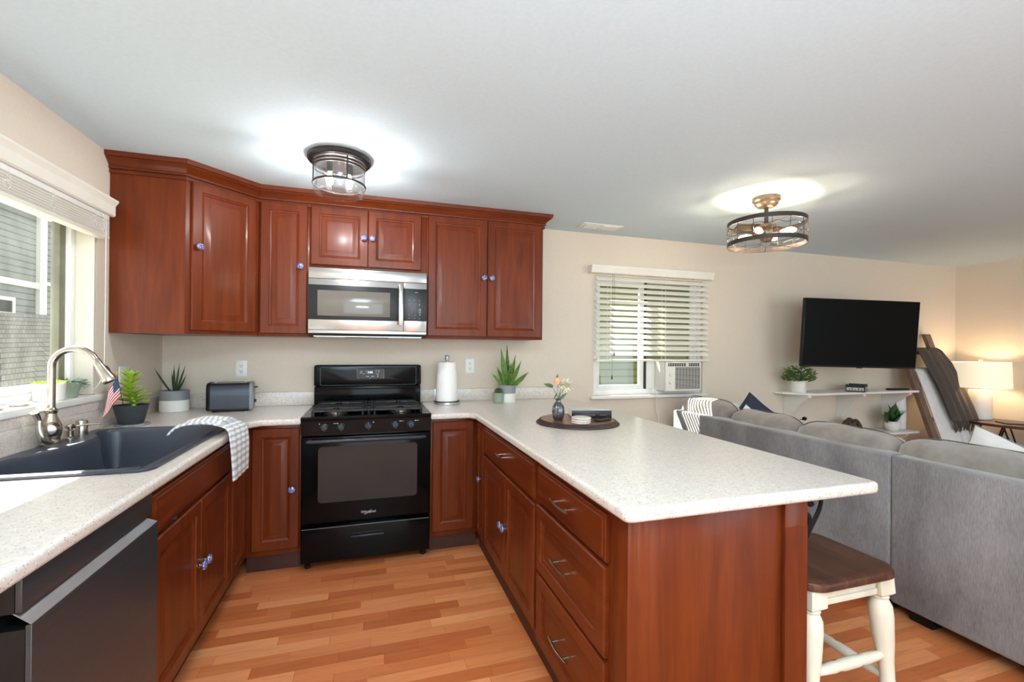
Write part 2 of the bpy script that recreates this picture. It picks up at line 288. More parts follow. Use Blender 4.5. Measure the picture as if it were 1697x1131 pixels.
# ------------------------------------------------------------------ mesh builder
class MB:
    def __init__(s): s.v = []; s.f = []; s.mi = []; s.uv = {}; s.M = Matrix.Identity(4); s.cm = 0
    def add(s, vs, fs, uvs=None):
        o = len(s.v)
        for q in vs: s.v.append(tuple(s.M @ Vector(q)))
        for k, fc in enumerate(fs):
            if uvs: s.uv[len(s.f)] = [uvs[i] for i in fc]
            s.f.append([i+o for i in fc]); s.mi.append(s.cm)
        return s
    def box(s, x0, x1, y0, y1, z0, z1, b=0.0):
        if b <= 0:
            v = [(x, y, z) for z in (z0, z1) for y in (y0, y1) for x in (x0, x1)]
            return s.add(v, [(0, 2, 3, 1), (4, 5, 7, 6), (0, 1, 5, 4), (2, 6, 7, 3), (0, 4, 6, 2), (1, 3, 7, 5)])
        bm = bmesh.new(); bmesh.ops.create_cube(bm, size=1)
        for q in bm.verts: q.co = Vector(((x0+x1)/2+q.co.x*(x1-x0), (y0+y1)/2+q.co.y*(y1-y0), (z0+z1)/2+q.co.z*(z1-z0)))
        b = min(b, abs(x1-x0)*.49, abs(y1-y0)*.49, abs(z1-z0)*.49)
        bmesh.ops.bevel(bm, geom=bm.edges[:], offset=b, segments=3 if b > 0.004 else 2, affect='EDGES', profile=0.5)
        bm.verts.index_update(); v = [tuple(q.co) for q in bm.verts]; f = [[q.index for q in fc.verts] for fc in bm.faces]; bm.free()
        return s.add(v, f)
    def loops(s, loops, cap0=True, cap1=True, closed=True, wrap=False):
        n = len(loops[0]); v = [q for lp in loops for q in lp]; f = []
        k = len(loops)
        for i in range(k if wrap else k-1):
            a = i*n; b = ((i+1) % k)*n
            for j in range(n if closed else n-1):
                j2 = (j+1) % n; f.append((a+j, a+j2, b+j2, b+j))
        if not wrap:
            if cap0: f.append(tuple(range(n))[::-1])
            if cap1: f.append(tuple(range((k-1)*n, k*n)))
        return s.add(v, f)
    def lathe(s, prof, c=(0, 0, 0), axis='z', n=32, scal=None, sx=1, sy=1):
        lps = []
        for r, h in prof:
            lp = []
            for i in range(n):
                a = 2*PI*i/n; rr = r*(1+(scal(a, h) if scal else 0))
                x, y = rr*math.cos(a)*sx, rr*math.sin(a)*sy
                q = {'z': (x, y, h), 'y': (x, h, y), 'x': (h, x, y), '-y': (x, -h, y)}[axis]
                lp.append((c[0]+q[0], c[1]+q[1], c[2]+q[2]))
            lps.append(lp)
        k0, k1 = prof[0][0] <= 1e-6, prof[-1][0] <= 1e-6; core = lps[1 if k0 else 0:len(lps)-1 if k1 else len(lps)]
        v = [q for lp in core for q in lp]; f = []; K = len(core)
        for i in range(K-1):
            for j in range(n): j2 = (j+1) % n; f.append((i*n+j, i*n+j2, (i+1)*n+j2, (i+1)*n+j))
        if k0: v.append(lps[0][0]); f += [(len(v)-1, (j+1) % n, j) for j in range(n)]
        else: f.append(tuple(range(n))[::-1])
        if k1: v.append(lps[-1][0]); f += [(len(v)-1, (K-1)*n+j, (K-1)*n+(j+1) % n) for j in range(n)]
        else: f.append(tuple(range((K-1)*n, K*n)))
        return s.add(v, f)
    def tube(s, pts, r, n=10, caps=True, closed=False, flat=1.0, rr=None):
        pts = [Vector(p) for p in pts]; k = len(pts); lps = []; prev = None
        for i, p in enumerate(pts):
            a = pts[(i-1) % k] if (closed or i > 0) else p; b = pts[(i+1) % k] if (closed or i < k-1) else p
            t = (b-a).normalized()
            if prev is None:
                u = t.cross(Vector((0, 0, 1)))
                if u.length < 1e-3: u = t.cross(Vector((1, 0, 0)))
            else: u = prev - t*prev.dot(t)
            u.normalize(); prev = u; vv = t.cross(u); q = rr[i] if rr else r
            lps.append([tuple(p+u*(q*math.cos(2*PI*j/n))+vv*(q*flat*math.sin(2*PI*j/n))) for j in range(n)])
        return s.loops(lps, caps, caps, wrap=closed)
    def prism(s, poly, a0, a1, plane='xy'):
        g = {'xy': lambda p, h: (p[0], p[1], h), 'xz': lambda p, h: (p[0], h, p[1]), 'yz': lambda p, h: (h, p[0], p[1])}[plane]
        return s.loops([[g(p, a0) for p in poly], [g(p, a1) for p in poly]])
    def grid(s, fn, nu, nv, double=0.0):
        v = [fn(i/nu, j/nv) for j in range(nv+1) for i in range(nu+1)]
        uv = [(i/nu, j/nv) for j in range(nv+1) for i in range(nu+1)]
        f = [(j*(nu+1)+i, j*(nu+1)+i+1, (j+1)*(nu+1)+i+1, (j+1)*(nu+1)+i) for j in range(nv) for i in range(nu)]
        return s.add(v, f, uv)
    def build(s, name, m, parent=None, smooth=35, solid=0.0, label=None, sub=0):
        me = bpy.data.meshes.new(name); off = Vector((0, 0, 0)); p = parent
        while p is not None: off += p.location; p = p.parent
        me.from_pydata([tuple(Vector(q)-off) for q in s.v], [], s.f)
        for mm in (m if isinstance(m, (list, tuple)) else [m]): me.materials.append(mm)
        for i, k in enumerate(s.mi): me.polygons[i].material_index = k
        if s.uv:
            ul = me.uv_layers.new(name='UVMap')
            for i, pl in enumerate(me.polygons):
                if i in s.uv:
                    for li, c in zip(pl.loop_indices, s.uv[i]): ul.data[li].uv = c
        me.validate(clean_customdata=False)
        bm = bmesh.new(); bm.from_mesh(me)
        bmesh.ops.recalc_face_normals(bm, faces=bm.faces[:]); bm.to_mesh(me); bm.free()
        if smooth:
            me.polygons.foreach_set('use_smooth', [True]*len(me.polygons)); me.set_sharp_from_angle(angle=R(smooth))
        o = bpy.data.objects.new(name, me); col.objects.link(o)
        if parent is not None: o.parent = parent
        if solid:
            md = o.modifiers.new('thickness', 'SOLIDIFY'); md.thickness = solid; md.offset = 0
        if sub:
            md = o.modifiers.new('smooth', 'SUBSURF'); md.levels = sub; md.render_levels = sub
        if label: o['label'] = label
        return o
def tag(o, label=None, cat=None, group=None, kind=None):
    if label: o['label'] = label
    if cat: o['category'] = cat
    if group: o['group'] = group
    if kind: o['kind'] = kind
    return o
def thing(name, label, cat, loc=(0, 0, 0), group=None):
    o = bpy.data.objects.new(name, None); col.objects.link(o); o.location = loc; o.empty_display_size = 0.05
    return tag(o, label, cat, group)
def struct(name, mb, m, parent=None, **kw):
    o = mb.build(name, m, parent, **kw)
    if parent is None: o['kind'] = 'structure'
    return o
def crom(pts, k=8, closed=False):
    P_ = [Vector(p) for p in pts]; n = len(P_); out = []
    for i in range(n if closed else n-1):
        p0 = P_[(i-1) % n] if (closed or i > 0) else P_[0]; p1 = P_[i]; p2 = P_[(i+1) % n]; p3 = P_[(i+2) % n] if (closed or i+2 < n) else P_[-1]
        for j in range(k):
            t = j/k; out.append(0.5*((2*p1)+(p2-p0)*t+(2*p0-5*p1+4*p2-p3)*t*t+(3*p1-p0-3*p2+p3)*t**3))
    if not closed: out.append(P_[-1])
    return [tuple(q) for q in out]
def rrect(x0, x1, y0, y1, r, n=6):
    out = []
    for cx, cy, a0 in ((x1-r, y1-r, 0), (x0+r, y1-r, 90), (x0+r, y0+r, 180), (x1-r, y0+r, 270)):
        for i in range(n+1):
            a = R(a0+90*i/n); out.append((cx+r*math.cos(a), cy+r*math.sin(a)))
    return out
def inset(poly, d):
    n = len(poly); out = []
    ar = sum(poly[i][0]*poly[(i+1) % n][1]-poly[(i+1) % n][0]*poly[i][1] for i in range(n)); sg = 1 if ar > 0 else -1
    for i in range(n):
        a = Vector(poly[i-1]).to_2d() if False else Vector((poly[i-1][0], poly[i-1][1])); b = Vector((poly[i][0], poly[i][1])); c = Vector((poly[(i+1) % n][0], poly[(i+1) % n][1]))
        e1 = (b-a).normalized(); e2 = (c-b).normalized(); n1 = Vector((-e1.y, e1.x))*sg; n2 = Vector((-e2.y, e2.x))*sg
        k = n1+n2; k = k/max(0.3, k.dot(n1)) if k.length > 1e-6 else n1
        out.append((b.x+k.x*d, b.y+k.y*d))
    return out
def slab(mb, outer, holes, z0, z1, r=0.012, seg=4):
    """flat slab with rounded outer rim and holes, top and bottom triangulated"""
    o = len(mb.v); lps = []
    for i in range(seg+1):
        a = PI/2*i/seg; lps.append((inset(outer, r*(1-math.sin(a))), z0+r*(1-math.cos(a))))
    for i in range(seg+1):
        a = PI/2*i/seg; lps.append((inset(outer, r*(1-math.cos(a))), z1-r*(1-math.sin(a))))
    mb.loops([[(p[0], p[1], z) for p in lp] for lp, z in lps], False, False)
    for h in holes: mb.loops([[(p[0], p[1], z0) for p in h], [(p[0], p[1], z1) for p in h]], False, False)
    for z in (z0, z1):
        bm = bmesh.new(); ed = []
        for lp in [inset(outer, r)]+list(holes):
            vs = [bm.verts.new((p[0], p[1], z)) for p in lp]
            ed += [bm.edges.new((vs[i], vs[(i+1) % len(vs)])) for i in range(len(vs))]
        bmesh.ops.triangle_fill(bm, use_beauty=True, use_dissolve=False, edges=ed)
        bm.verts.index_update(); mb.add([tuple(q.co) for q in bm.verts], [[q.index for q in f.verts] for f in bm.faces]); bm.free()
    return mb
def text_mesh(body, size, extrude=0.0006, shear=0.0):
    cu = bpy.data.curves.new('lettering', 'FONT'); cu.body = body; cu.size = size; cu.extrude = extrude; cu.align_x = 'CENTER'; cu.align_y = 'CENTER'; cu.shear = shear
    o = bpy.data.objects.new('lettering', cu); col.objects.link(o); dg = bpy.context.evaluated_depsgraph_get()
    me = bpy.data.meshes.new_from_object(o.evaluated_get(dg)); v = [tuple(q.co) for q in me.vertices]; f = [tuple(p.vertices) for p in me.polygons]
    bpy.data.objects.remove(o); bpy.data.curves.remove(cu); bpy.data.meshes.remove(me); return v, f
def put_text(mb, body, size, loc, **kw):          # reads facing -Y
    v, f = text_mesh(body, size, **kw); mb.add([(loc[0]+q[0], loc[1]-q[2], loc[2]+q[1]) for q in v], f)
def copy_tree(o, parent=None):
    c = o.copy(); col.objects.link(c); c.parent = parent
    for ch in o.children: copy_tree(ch, c)
    return c

# ------------------------------------------------------------------ room shell
XL, YB, XR, YR, H = -0.04, 0.05, 8.07, -6.1, 2.37
WT = 0.16
ROT = lambda ax, a: Matrix.Rotation(R(a), 4, ax)
struct('floor', MB().box(XL-WT, XR+WT, YR-WT, YB+WT, -0.1, 0), floorm)
struct('ceiling', MB().box(XL-WT, XR+WT, YR-WT, YB+WT, H, H+0.12), ceil)
def wall_holes(x0, x1, z0, z1, holes, a0, a1, plane):
    mb = MB(); xs = sorted({x0, x1, *[h[0] for h in holes], *[h[1] for h in holes]}); zs = sorted({z0, z1, *[h[2] for h in holes], *[h[3] for h in holes]})
    for i in range(len(xs)-1):
        for j in range(len(zs)-1):
            cx, cz = (xs[i]+xs[i+1])/2, (zs[j]+zs[j+1])/2
            if any(h[0] < cx < h[1] and h[2] < cz < h[3] for h in holes): continue
            if plane == 'x': mb.box(xs[i], xs[i+1], a0, a1, zs[j], zs[j+1])
            else: mb.box(a0, a1, xs[i], xs[i+1], zs[j], zs[j+1])
    return mb
BW = (3.2, 4.37, 0.925, 2.0)                  # back window opening x0,x1,z0,z1
LW = (-1.62, -0.725, 1.075, 1.99)             # left window opening y0,y1,z0,z1
struct('wall_back', wall_holes(XL-WT, XR+WT, 0, H, [BW], YB, YB+0.09, 'x'), wall)
struct('wall_left', wall_holes(YR-WT, YB, 0, H, [LW], XL-WT, XL, 'y'), wall)
struct('wall_right', wall_holes(YR-WT, YB, 0, H, [], XR, XR+WT, 'y'), wall)
struct('wall_rear', wall_holes(XL, XR, 0, H, [(0.2, 3.2, 0.3, 2.05), (4.5, 7.5, 0.3, 2.05)], YR-WT, YR, 'x'), wall)
mb = MB(); mb.box(2.66, XR-0.014, YB-0.014, YB, 0, 0.09, 0.003); struct('baseboard_back', mb, white)
mb = MB(); mb.box(XR-0.014, XR, YR, YB-0.014, 0, 0.09, 0.003); struct('baseboard_right', mb, white)

# left window: frame, pane, sill
fx = XL-0.10
wf = MB()
for a in (LW[0], LW[1]-0.05): wf.box(fx-0.05, fx+0.02, a, a+0.05, LW[2], LW[3], 0.003)
wf.box(fx-0.05, fx+0.02, LW[0]+0.05, LW[1]-0.05, LW[3]-0.05, LW[3], 0.003).box(fx-0.05, fx+0.02, LW[0]+0.05, LW[1]-0.05, LW[2], LW[2]+0.05, 0.003)
win1 = struct('window_1', wf, vinyl)
sf = MB(); s0, s1 = LW[0]+0.05, LW[1]-0.05
for a, b in ((s0, s0+0.03), (s1-0.045, s1)): sf.box(fx-0.035, fx+0.0, a, b, LW[2]+0.05, LW[3]-0.05, 0.002)
sf.build('sash_edge', bronze_al, win1, label='olive grey sash edge')
s2 = MB().box(fx-0.036, fx+0.004, s0+0.03, s1-0.045, LW[2]+0.05, LW[2]+0.085, 0.002); s2.build('sash_rail', vinyl, win1)
MB().box(fx-0.022, fx-0.018, s0+0.03, s1-0.045, LW[2]+0.085, LW[3]-0.05).build('glass_pane', dusty, win1)
mb = MB(); mb.box(fx+0.02, XL-0.001, LW[1]-0.016, LW[1]-0.001, LW[2]+0.016, LW[3], 0.001).box(fx+0.02, XL-0.001, LW[0]+0.001, LW[0]+0.016, LW[2]+0.016, LW[3], 0.001)
struct('trim_1', mb, noisy('cream_trim', srgb(214, 207, 192), srgb(222, 215, 200), 20, 0.5))
mb = MB(); mb.box(fx+0.021, XL+0.03, LW[0]-0.03, LW[1]+0.03, LW[2]-0.018, LW[2]+0.014, 0.005); struct('trim_2', mb, white)

# back window
by = YB+0.062
wf = MB()
for a in (BW[0], BW[1]-0.04): wf.box(a, a+0.04, by-0.035, by+0.03, BW[2], BW[3], 0.003)
wf.box(BW[0]+0.04, BW[1]-0.04, by-0.035, by+0.03, BW[3]-0.04, BW[3], 0.003).box(BW[0]+0.04, BW[1]-0.04, by-0.035, by+0.03, BW[2], BW[2]+0.05, 0.003)
win2 = struct('window_2', wf, vinyl)
sa = MB(); xa, xb = BW[0]+0.04, 3.735
for a, b in ((xa, xa+0.035), (xb-0.05, xb)): sa.box(a, b, by-0.030, by-0.005, BW[2]+0.05, BW[3]-0.04, 0.002)
for a, b in ((BW[2]+0.05, BW[2]+0.09), (BW[3]-0.075, BW[3]-0.04)): sa.box(xa+0.035, xb-0.05, by-0.030, by-0.005, a, b, 0.002)
sash = sa.build('sash', vinyl, win2)
MB().box(xa+0.035, xb-0.05, by-0.02, by-0.016, BW[2]+0.09, BW[3]-0.075).build('glass_pane', pane, sash)
MB().box(3.738, 3.75, by-0.05, by+0.02, BW[2]+0.05, BW[3]-0.04, 0.001).build('track', irond, win2, label='dark vertical track')
MB().box(3.75, BW[1]-0.04, by-0.002, by+0.002, BW[2]+0.05, BW[3]-0.04).build('glass_pane', pane, win2)
MB().box(3.75, BW[1]-0.04, by+0.012, by+0.014, BW[2]+0.05, BW[3]-0.04).build('dimming_sheet', dim_sheetm, win2)  # added to dim the light on this half, not a seen part
mb = MB(); mb.box(BW[0]-0.035, BW[1]+0.035, YB-0.045, by-0.036, BW[2]-0.028, BW[2]-0.0005, 0.004); struct('trim_3', mb, white)

# ------------------------------------------------------------------ outside
struct('ground', MB().box(-30, 30, 2.2, 34, -1.3, -1.2).box(-30, -1.5, -12, 2.2, -1.3, -1.2), grass)
nb = thing('neighbour_house', 'green lap-sided house right outside the back window', 'house', (5, 3.15, -1.2))
MB().box(1.08, 10, 3.15, 9, -1.2, 7.6).build('siding_wall', green_s, nb)  # siding is seen; unseen corner and height shaped to shade window's right half
MB().box(1.08, 10.2, 3.1, 9.2, 7.6, 7.75).build('roof', shing, nb)
gh = thing('grey_house', 'tall grey-sided house far outside the left window', 'house', (-9, 15, -1.2))
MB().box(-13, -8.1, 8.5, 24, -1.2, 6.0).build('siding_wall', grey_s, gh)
MB().box(-8.1, -8.0, 13.25, 13.55, -1.2, 6.0).box(-8.1, -8.02, 8.5, 13.25, 2.95, 3.12).box(-8.1, -8.02, 13.55, 24, 3.1, 3.2).build('trim_board', vinyl, gh, label='white trim boards')
fr = MB(); fr.box(-8.1, -8.0, 11.5, 12.3, 1.75, 2.6); f_ = fr.build('window', vinyl, gh)
MB().box(-7.999, -7.99, 11.6, 12.17, 1.85, 2.13).box(-7.999, -7.99, 11.6, 12.17, 2.19, 2.5).build('pane', darkslot, f_)
MB().prism([(8.3, 6.0), (16, 9.0), (24.2, 6.0)], -13.2, -7.8, 'yz').build('roof', shing, gh)
sh = thing('garage', 'low building with grey shingle roof below the grey house', 'building', (-5, 8, -1.2))
MB().box(-7.4, -3.9, 5.0, 9.2, -1.2, -0.35).build('wall', grey_s, sh)
rf = MB(); A = (-6.2, 8.72, 1.98); B = (-6.2, 10.3, 2.02); C_ = (-3.6, 6.0, -0.3); D = (-3.6, 6.8, -0.3)
def quad(mb, a, b, c, d, su, sv): mb.add([a, b, c, d], [(0, 1, 2, 3)], [(0, 0), (su, 0), (su, sv), (0, sv)])
quad(rf, (-3.6, 4.6, -0.35), (-3.6, 9.6, -0.35), (-6.2, 10.3, 2.02), (-6.2, 8.72, 1.98), 5.0, 3.5)
quad(rf, (-3.6, 4.6, -0.35), (-6.2, 8.72, 1.98), (-8.2, 8.72, 0.2), (-8.2, 4.6, -0.35), 4.0, 3.5)
quad(rf, (-3.6, 9.6, -0.35), (-8.2, 9.6, 0.2), (-8.2, 10.3, 0.3), (-6.2, 10.3, 2.02), 4.0, 3.5)
rf.build('roof', shing, sh, solid=0.06, smooth=0)

# ------------------------------------------------------------------ cabinets
DOOR = [(0, 0.0), (0, 0.014), (0.004, 0.019), (0.050, 0.019), (0.053, 0.014), (0.062, 0.011), (0.066, 0.007), (0.070, 0.007), (0.098, 0.0165), (0.101, 0.0165)]
DRAWER = [(0, 0.0), (0, 0.012), (0.004, 0.015), (0.012, 0.016), (0.016, 0.019), (0.02, 0.019)]
def panel(mb, x0, x1, z0, z1, prof):
    k = min(1.0, 0.44*min(x1-x0, z1-z0)/prof[-1][0]); 
    mb.loops([[(x0+i*k, -d, z0+i*k), (x1-i*k, -d, z0+i*k), (x1-i*k, -d, z1-i*k), (x0+i*k, -d, z1-i*k)] for i, d in prof])
def knob(parent, x, z, y=-0.019):
    c = (x, y, z)
    b = MB(); b.lathe([(0.010, 0.0005), (0.0105, 0.003), (0.006, 0.005), (0.006, 0.017)], c, '-y', 16)
    k = b.build('knob_base', nickel, parent)
    m_ = MB(); m_.lathe([(0.008, 0.016), (0.017, 0.019), (0.0195, 0.023), (0.0185, 0.027), (0.012, 0.031), (0.005, 0.033), (0.0, 0.0335)], c, '-y', 40, scal=lambda a, h: 0.09*abs(math.cos(4*a))-0.03)
    return m_.build('knob', knobm, parent)
def bar_pull(parent, x, z, y=-0.019, ln=0.12):
    b = MB()
    b.tube([(x-ln/2-0.012, y-0.026, z), (x-ln/4, y-0.031, z-0.001), (x, y-0.033, z-0.001), (x+ln/4, y-0.031, z-0.001), (x+ln/2+0.012, y-0.026, z)], 0.0055, 10, flat=0.8)
    for s in (-1, 1): b.tube([(x+s*ln*0.36, y-0.0005, z), (x+s*ln*0.36, y-0.03, z)], 0.004, 8)
    return b.build('handle', nickel, parent)
def cabinet(name, label, loc, rotz, W, D, z0, z1, fronts, frame_mat=wood, toekick=0, group=None, open_top=False):
    """local frame: x right, -y towards the viewer, face frame at y=0; every front is a door or drawer"""
    t = thing(name, label, 'cabinet', (0, 0, 0), group)
    b = MB(); b.box(0, W, 0, 0.019, z0, z1, 0.0015)
    if open_top: b.box(0.0005, 0.018, 0.019, D, z0, z1-0.16).box(W-0.018, W-0.0005, 0.019, D, z0, z1-0.16).box(0.018, W-0.018, D-0.012, D, z0, z1-0.16).box(0.018, W-0.018, 0.019, D-0.012, z0, z0+0.018)
    else: b.box(0.0005, W-0.0005, 0.019, D, z0, z1)
    b.build('body', frame_mat, t)
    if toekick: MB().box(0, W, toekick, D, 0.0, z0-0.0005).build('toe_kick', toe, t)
    for fr in fronts:
        kind, a, c, d, e = fr[:5]; mb = MB(); 
        mb.M = Matrix.Translation((0, -0.0008, 0))
        panel(mb, a, c, d, e, DOOR if kind in ('door', 'panel_drawer') else DRAWER)
        o = mb.build('door' if kind == 'door' else ('false_front' if kind == 'false' else 'drawer'), wood if kind == 'door' else wood_h, t, smooth=25)
        if kind == 'door' and len(fr) > 5 and fr[5]: knob(o, fr[5][0], fr[5][1])
        if kind in ('drawer', 'panel_drawer'): bar_pull(o, (a+c)/2, (d+e)/2+0.004, ln=fr[6] if len(fr) > 6 else 0.13)
    t.location = (loc[0], loc[1], 0); t.rotation_euler = (0, 0, R(rotz))
    return t
ZB, ZT = 1.408, 2.372-0.002
ZC = 2.285
# wall cabinets
UF = -0.305
cabinet('wall_cabinet', 'narrow one-door cherry wall cabinet left of the microwave', (0.612, UF), 0, 0.300, YB-UF-0.002, ZB, ZC+0.02, [('door', 0.012, 0.288, ZB+0.018, ZC-0.008, (0.250, 1.868))])
cabinet('wall_cabinet', 'short two-door cherry wall cabinet above the microwave', (0.9135, UF), 0, 0.765, YB-UF-0.002, 1.862, ZC+0.02, [('door', 0.008, 0.366, 1.888, ZC-0.006, (0.340, 2.083)), ('door', 0.369, 0.727, 1.888, ZC-0.006, (0.394, 2.083))])
cabinet('wall_cabinet', 'tall two-door cherry wall cabinet at the right end of the row', (1.680, UF), 0, 0.890, YB-UF-0.002, ZB, ZC+0.02, [('door', 0.010, 0.444, ZB+0.018, ZC+0.004, (0.418, 1.858)), ('door', 0.447, 0.872, ZB+0.018, ZC+0.004, (0.476, 1.858))])
# diagonal corner cabinet
t = thing('corner_cabinet', 'diagonal corner cherry wall cabinet with wide plain side panel', 'cabinet', (0.3, -0.3, ZB))
P0, P1 = (0.310, -0.610), (0.610, -0.305)
mb = MB(); mb.prism([(XL+0.002, YB-0.002), (XL+0.002, -0.610), P0, P1, (0.610, YB-0.002)], ZB, ZC+0.02); mb.build('body', wood, t, smooth=0)
ang = math.atan2(P1[1]-P0[1], P1[0]-P0[0]); dl = math.hypot(P1[0]-P0[0], P1[1]-P0[1])
mb = MB(); mb.M = Matrix.Translation((P0[0], P0[1], 0)) @ Matrix.Rotation(ang, 4, 'Z') @ Matrix.Translation((0, -0.0008, 0)); panel(mb, 0.026, dl-0.03, ZB+0.022, ZC-0.012, DOOR)
dr = mb.build('door', wood, t, smooth=25)
def knob_at(parent, x, y, z, a):
    for o in (knob(parent, 0, 0, 0),):
        pass
def knob_rot(parent, loc, a):
    T = Matrix.Translation(loc) @ Matrix.Rotation(a, 4, 'Z')
    b = MB(); b.M = T; b.lathe([(0.010, 0.0005), (0.0105, 0.003), (0.006, 0.005), (0.006, 0.017)], (0, 0, 0), '-y', 16); b.build('knob_base', nickel, parent)
    m_ = MB(); m_.M = T; m_.lathe([(0.008, 0.016), (0.017, 0.019), (0.0195, 0.023), (0.0185, 0.027), (0.012, 0.031), (0.005, 0.033), (0.0, 0.0335)], (0, 0, 0), '-y', 40, scal=lambda a, h: 0.09*abs(math.cos(4*a))-0.03); m_.build('knob', knobm, parent)
u_ = Vector((math.cos(ang), math.sin(ang), 0)); nrm = Vector((math.sin(ang), -math.cos(ang), 0))
kp = Vector((P0[0], P0[1], 1.905)) + u_*0.056 + nrm*0.0205
knob_rot(dr, kp, ang)
# crown moulding following the cabinet line
CR = [(0.0, 2.268), (0.010, 2.268), (0.011, 2.280), (0.005, 2.2815), (0.005, 2.288), (0.017, 2.290), (0.018, 2.299), (0.012, 2.301), (0.020, 2.313), (0.034, 2.328), (0.046, 2.335), (0.046, 2.342), (0.057, 2.344), (0.060, H-0.001), (0.0, H-0.001)]
path = [(XL+0.002, -0.6115), (P0[0]+0.001, -0.6115), (0.6105, UF-0.0015), (2.5715, UF-0.0015), (2.5715, YB-0.002)]
loops_ = []
for i, p in enumerate(path):
    p = Vector(p); e1 = (p-Vector(path[i-1])).normalized() if i else None; e2 = (Vector(path[i+1])-p).normalized() if i < len(path)-1 else None
    nn = [Vector((e.y, -e.x)) for e in (e1, e2) if e is not None]; k = nn[0] if len(nn) == 1 else (nn[0]+nn[1])/(1+nn[0].dot(nn[1]))
    loops_.append([(p.x+k.x*o, p.y+k.y*o, z) for o, z in CR])
mb = MB(); mb.loops(loops_); tag(mb.build('crown_moulding', wood_h, smooth=20), 'stepped cherry crown moulding running along the ceiling over the wall cabinets', 'moulding')

# base cabinets, left run (faces +X)
FZ0, FZ1 = 0.10, 0.874
LX = 0.615
cabinet('sink_base_cabinet', 'cherry sink base cabinet with two doors beside the dishwasher', (LX, -1.832), 90, 0.892, 0.60, FZ0, FZ1,
        [('false', 0.020, 0.872, 0.712, 0.850), ('door', 0.018, 0.455, 0.135, 0.698, (0.428, 0.435)), ('door', 0.458, 0.878, 0.135, 0.698, (0.485, 0.435))], toekick=0.05, open_top=True)
cabinet('base_cabinet', 'slim cherry base cabinet between the sink cabinet and the inner corner', (LX, -0.939), 90, 0.352, 0.60, FZ0, FZ1, [('door', 0.02, 0.285, 0.135, 0.855, None)], toekick=0.05, open_top=True)
# base cabinets along the back wall
BF = -0.585
t = cabinet('base_cabinet', 'cherry base cabinet with one door directly left of the range', (0.6165, BF), 0, 0.2935, 0.63, FZ0, FZ1, [('door', 0.0315, 0.2855, 0.135, 0.855, (0.2495, 0.492))], toekick=0.03)
t = cabinet('base_cabinet', 'cherry base cabinet with one door directly right of the range', (1.684, BF), 0, 0.3145, 0.63, FZ0, FZ1, [('door', 0.012, 0.286, 0.135, 0.855, None)], toekick=0.03)
# peninsula run (faces -X)
PX = 2.0
cabinet('base_cabinet', 'slim cherry peninsula cabinet in the inner corner by the range', (PX, -0.587), -90, 0.241, 0.63, FZ0, FZ1, [('door', 0.075, 0.229, 0.135, 0.855, (0.203, 0.515))], toekick=0.02)
cabinet('base_cabinet', 'cherry peninsula cabinet with a drawer above two doors', (PX, -0.829), -90, 0.928, 0.63, FZ0, FZ1,
        [('drawer', 0.006, 0.908, 0.690, 0.852, None, 0.10), ('door', 0.006, 0.478, 0.135, 0.672, (0.452, 0.412)), ('door', 0.481, 0.914, 0.135, 0.672, (0.508, 0.412))], toekick=0.02)
cabinet('drawer_cabinet', 'cherry peninsula cabinet with three stacked drawers', (PX, -1.758), -90, 0.640, 0.63, FZ0, FZ1,
        [('drawer', 0.018, 0.598, 0.700, 0.846, None, 0.13), ('panel_drawer', 0.018, 0.598, 0.412, 0.686, None, 0.13), ('panel_drawer', 0.018, 0.598, 0.112, 0.398, None, 0.13)], toekick=0.02)
# end panel with corner stile and post
t = thing('peninsula_end_panel', 'large cherry end panel closing the peninsula by the bar stool', 'panel', (2.3, -2.45, 0))
MB().box(2.0, 2.632, -2.462, -2.3995, 0.0, 0.873, 0.001).build('panel', wood, t)
mb = MB(); mb.box(1.9885, 2.02, -2.474, -2.4, 0.0, 0.868, 0.0015); mb.build('corner_stile', wood, t)
MB().box(2.020, 2.06, -2.471, -2.4625, 0.0, 0.868, 0.001).build('front_stile', wood, t)
MB().box(2.548, 2.640, -2.476, -2.4625, 0.0, 0.868, 0.0015).box(2.549, 2.639, -2.477, -2.4762, 0.0, 0.79).build('post', wood, t)
mb = MB(); mb.box(2.6325, 2.644, -2.461, -0.02, 0, 0.872, 0.001)
tag(mb.build('peninsula_back_panel', wood), 'cherry back panel of the peninsula on the stool side', 'panel')

# ------------------------------------------------------------------ worktops
ZW0, ZW1 = 0.8755, 0.914
def fillet(poly, idx, r, n=4):
    out = []
    for i, p in enumerate(poly):
        if i in idx:
            a, b, c = Vector(poly[i-1]), Vector(p), Vector(poly[(i+1) % len(poly)]); rr = idx[i] if isinstance(idx, dict) else r
            s, e = b+(a-b).normalized()*rr, b+(c-b).normalized()*rr
            for k in range(n+1): q = k/n; out.append(tuple(s*(1-q)**2+b*2*q*(1-q)+e*q*q))
        else: out.append(tuple(p))
    return out
t = thing('worktop', 'speckled off-white worktop around the sink left of the range', 'countertop', (0.3, -1.2, ZW0))
outer = fillet([(XL+0.002, -2.66), (0.655, -2.66), (0.655, -0.70), (0.705, -0.640), (0.9125, -0.640), (0.9125, YB-0.002), (XL+0.002, YB-0.002)], {1: 0.03}, 0.03)
SX0, SX1, SY0, SY1 = 0.012, 0.598, -1.745, -0.808
hole = rrect(SX0+0.02, SX1-0.02, SY0+0.02, SY1-0.02, 0.04)
slab(MB(), outer, [hole], ZW0, ZW1, 0.013); mb = MB(); slab(mb, outer, [hole], ZW0, ZW1, 0.013); mb.build('top', counter, t, smooth=30)
mb = MB(); mb.box(XL+0.022, 0.9125, YB-0.021, YB-0.002, ZW1+0.0003, ZW1+0.098, 0.003).box(XL+0.002, XL+0.0215, -2.66, YB-0.022, ZW1+0.0003, 1.012, 0.003); mb.box(XL+0.002, XL+0.0215, LW[0]-0.03, LW[1]+0.03, 1.0125, 1.056)
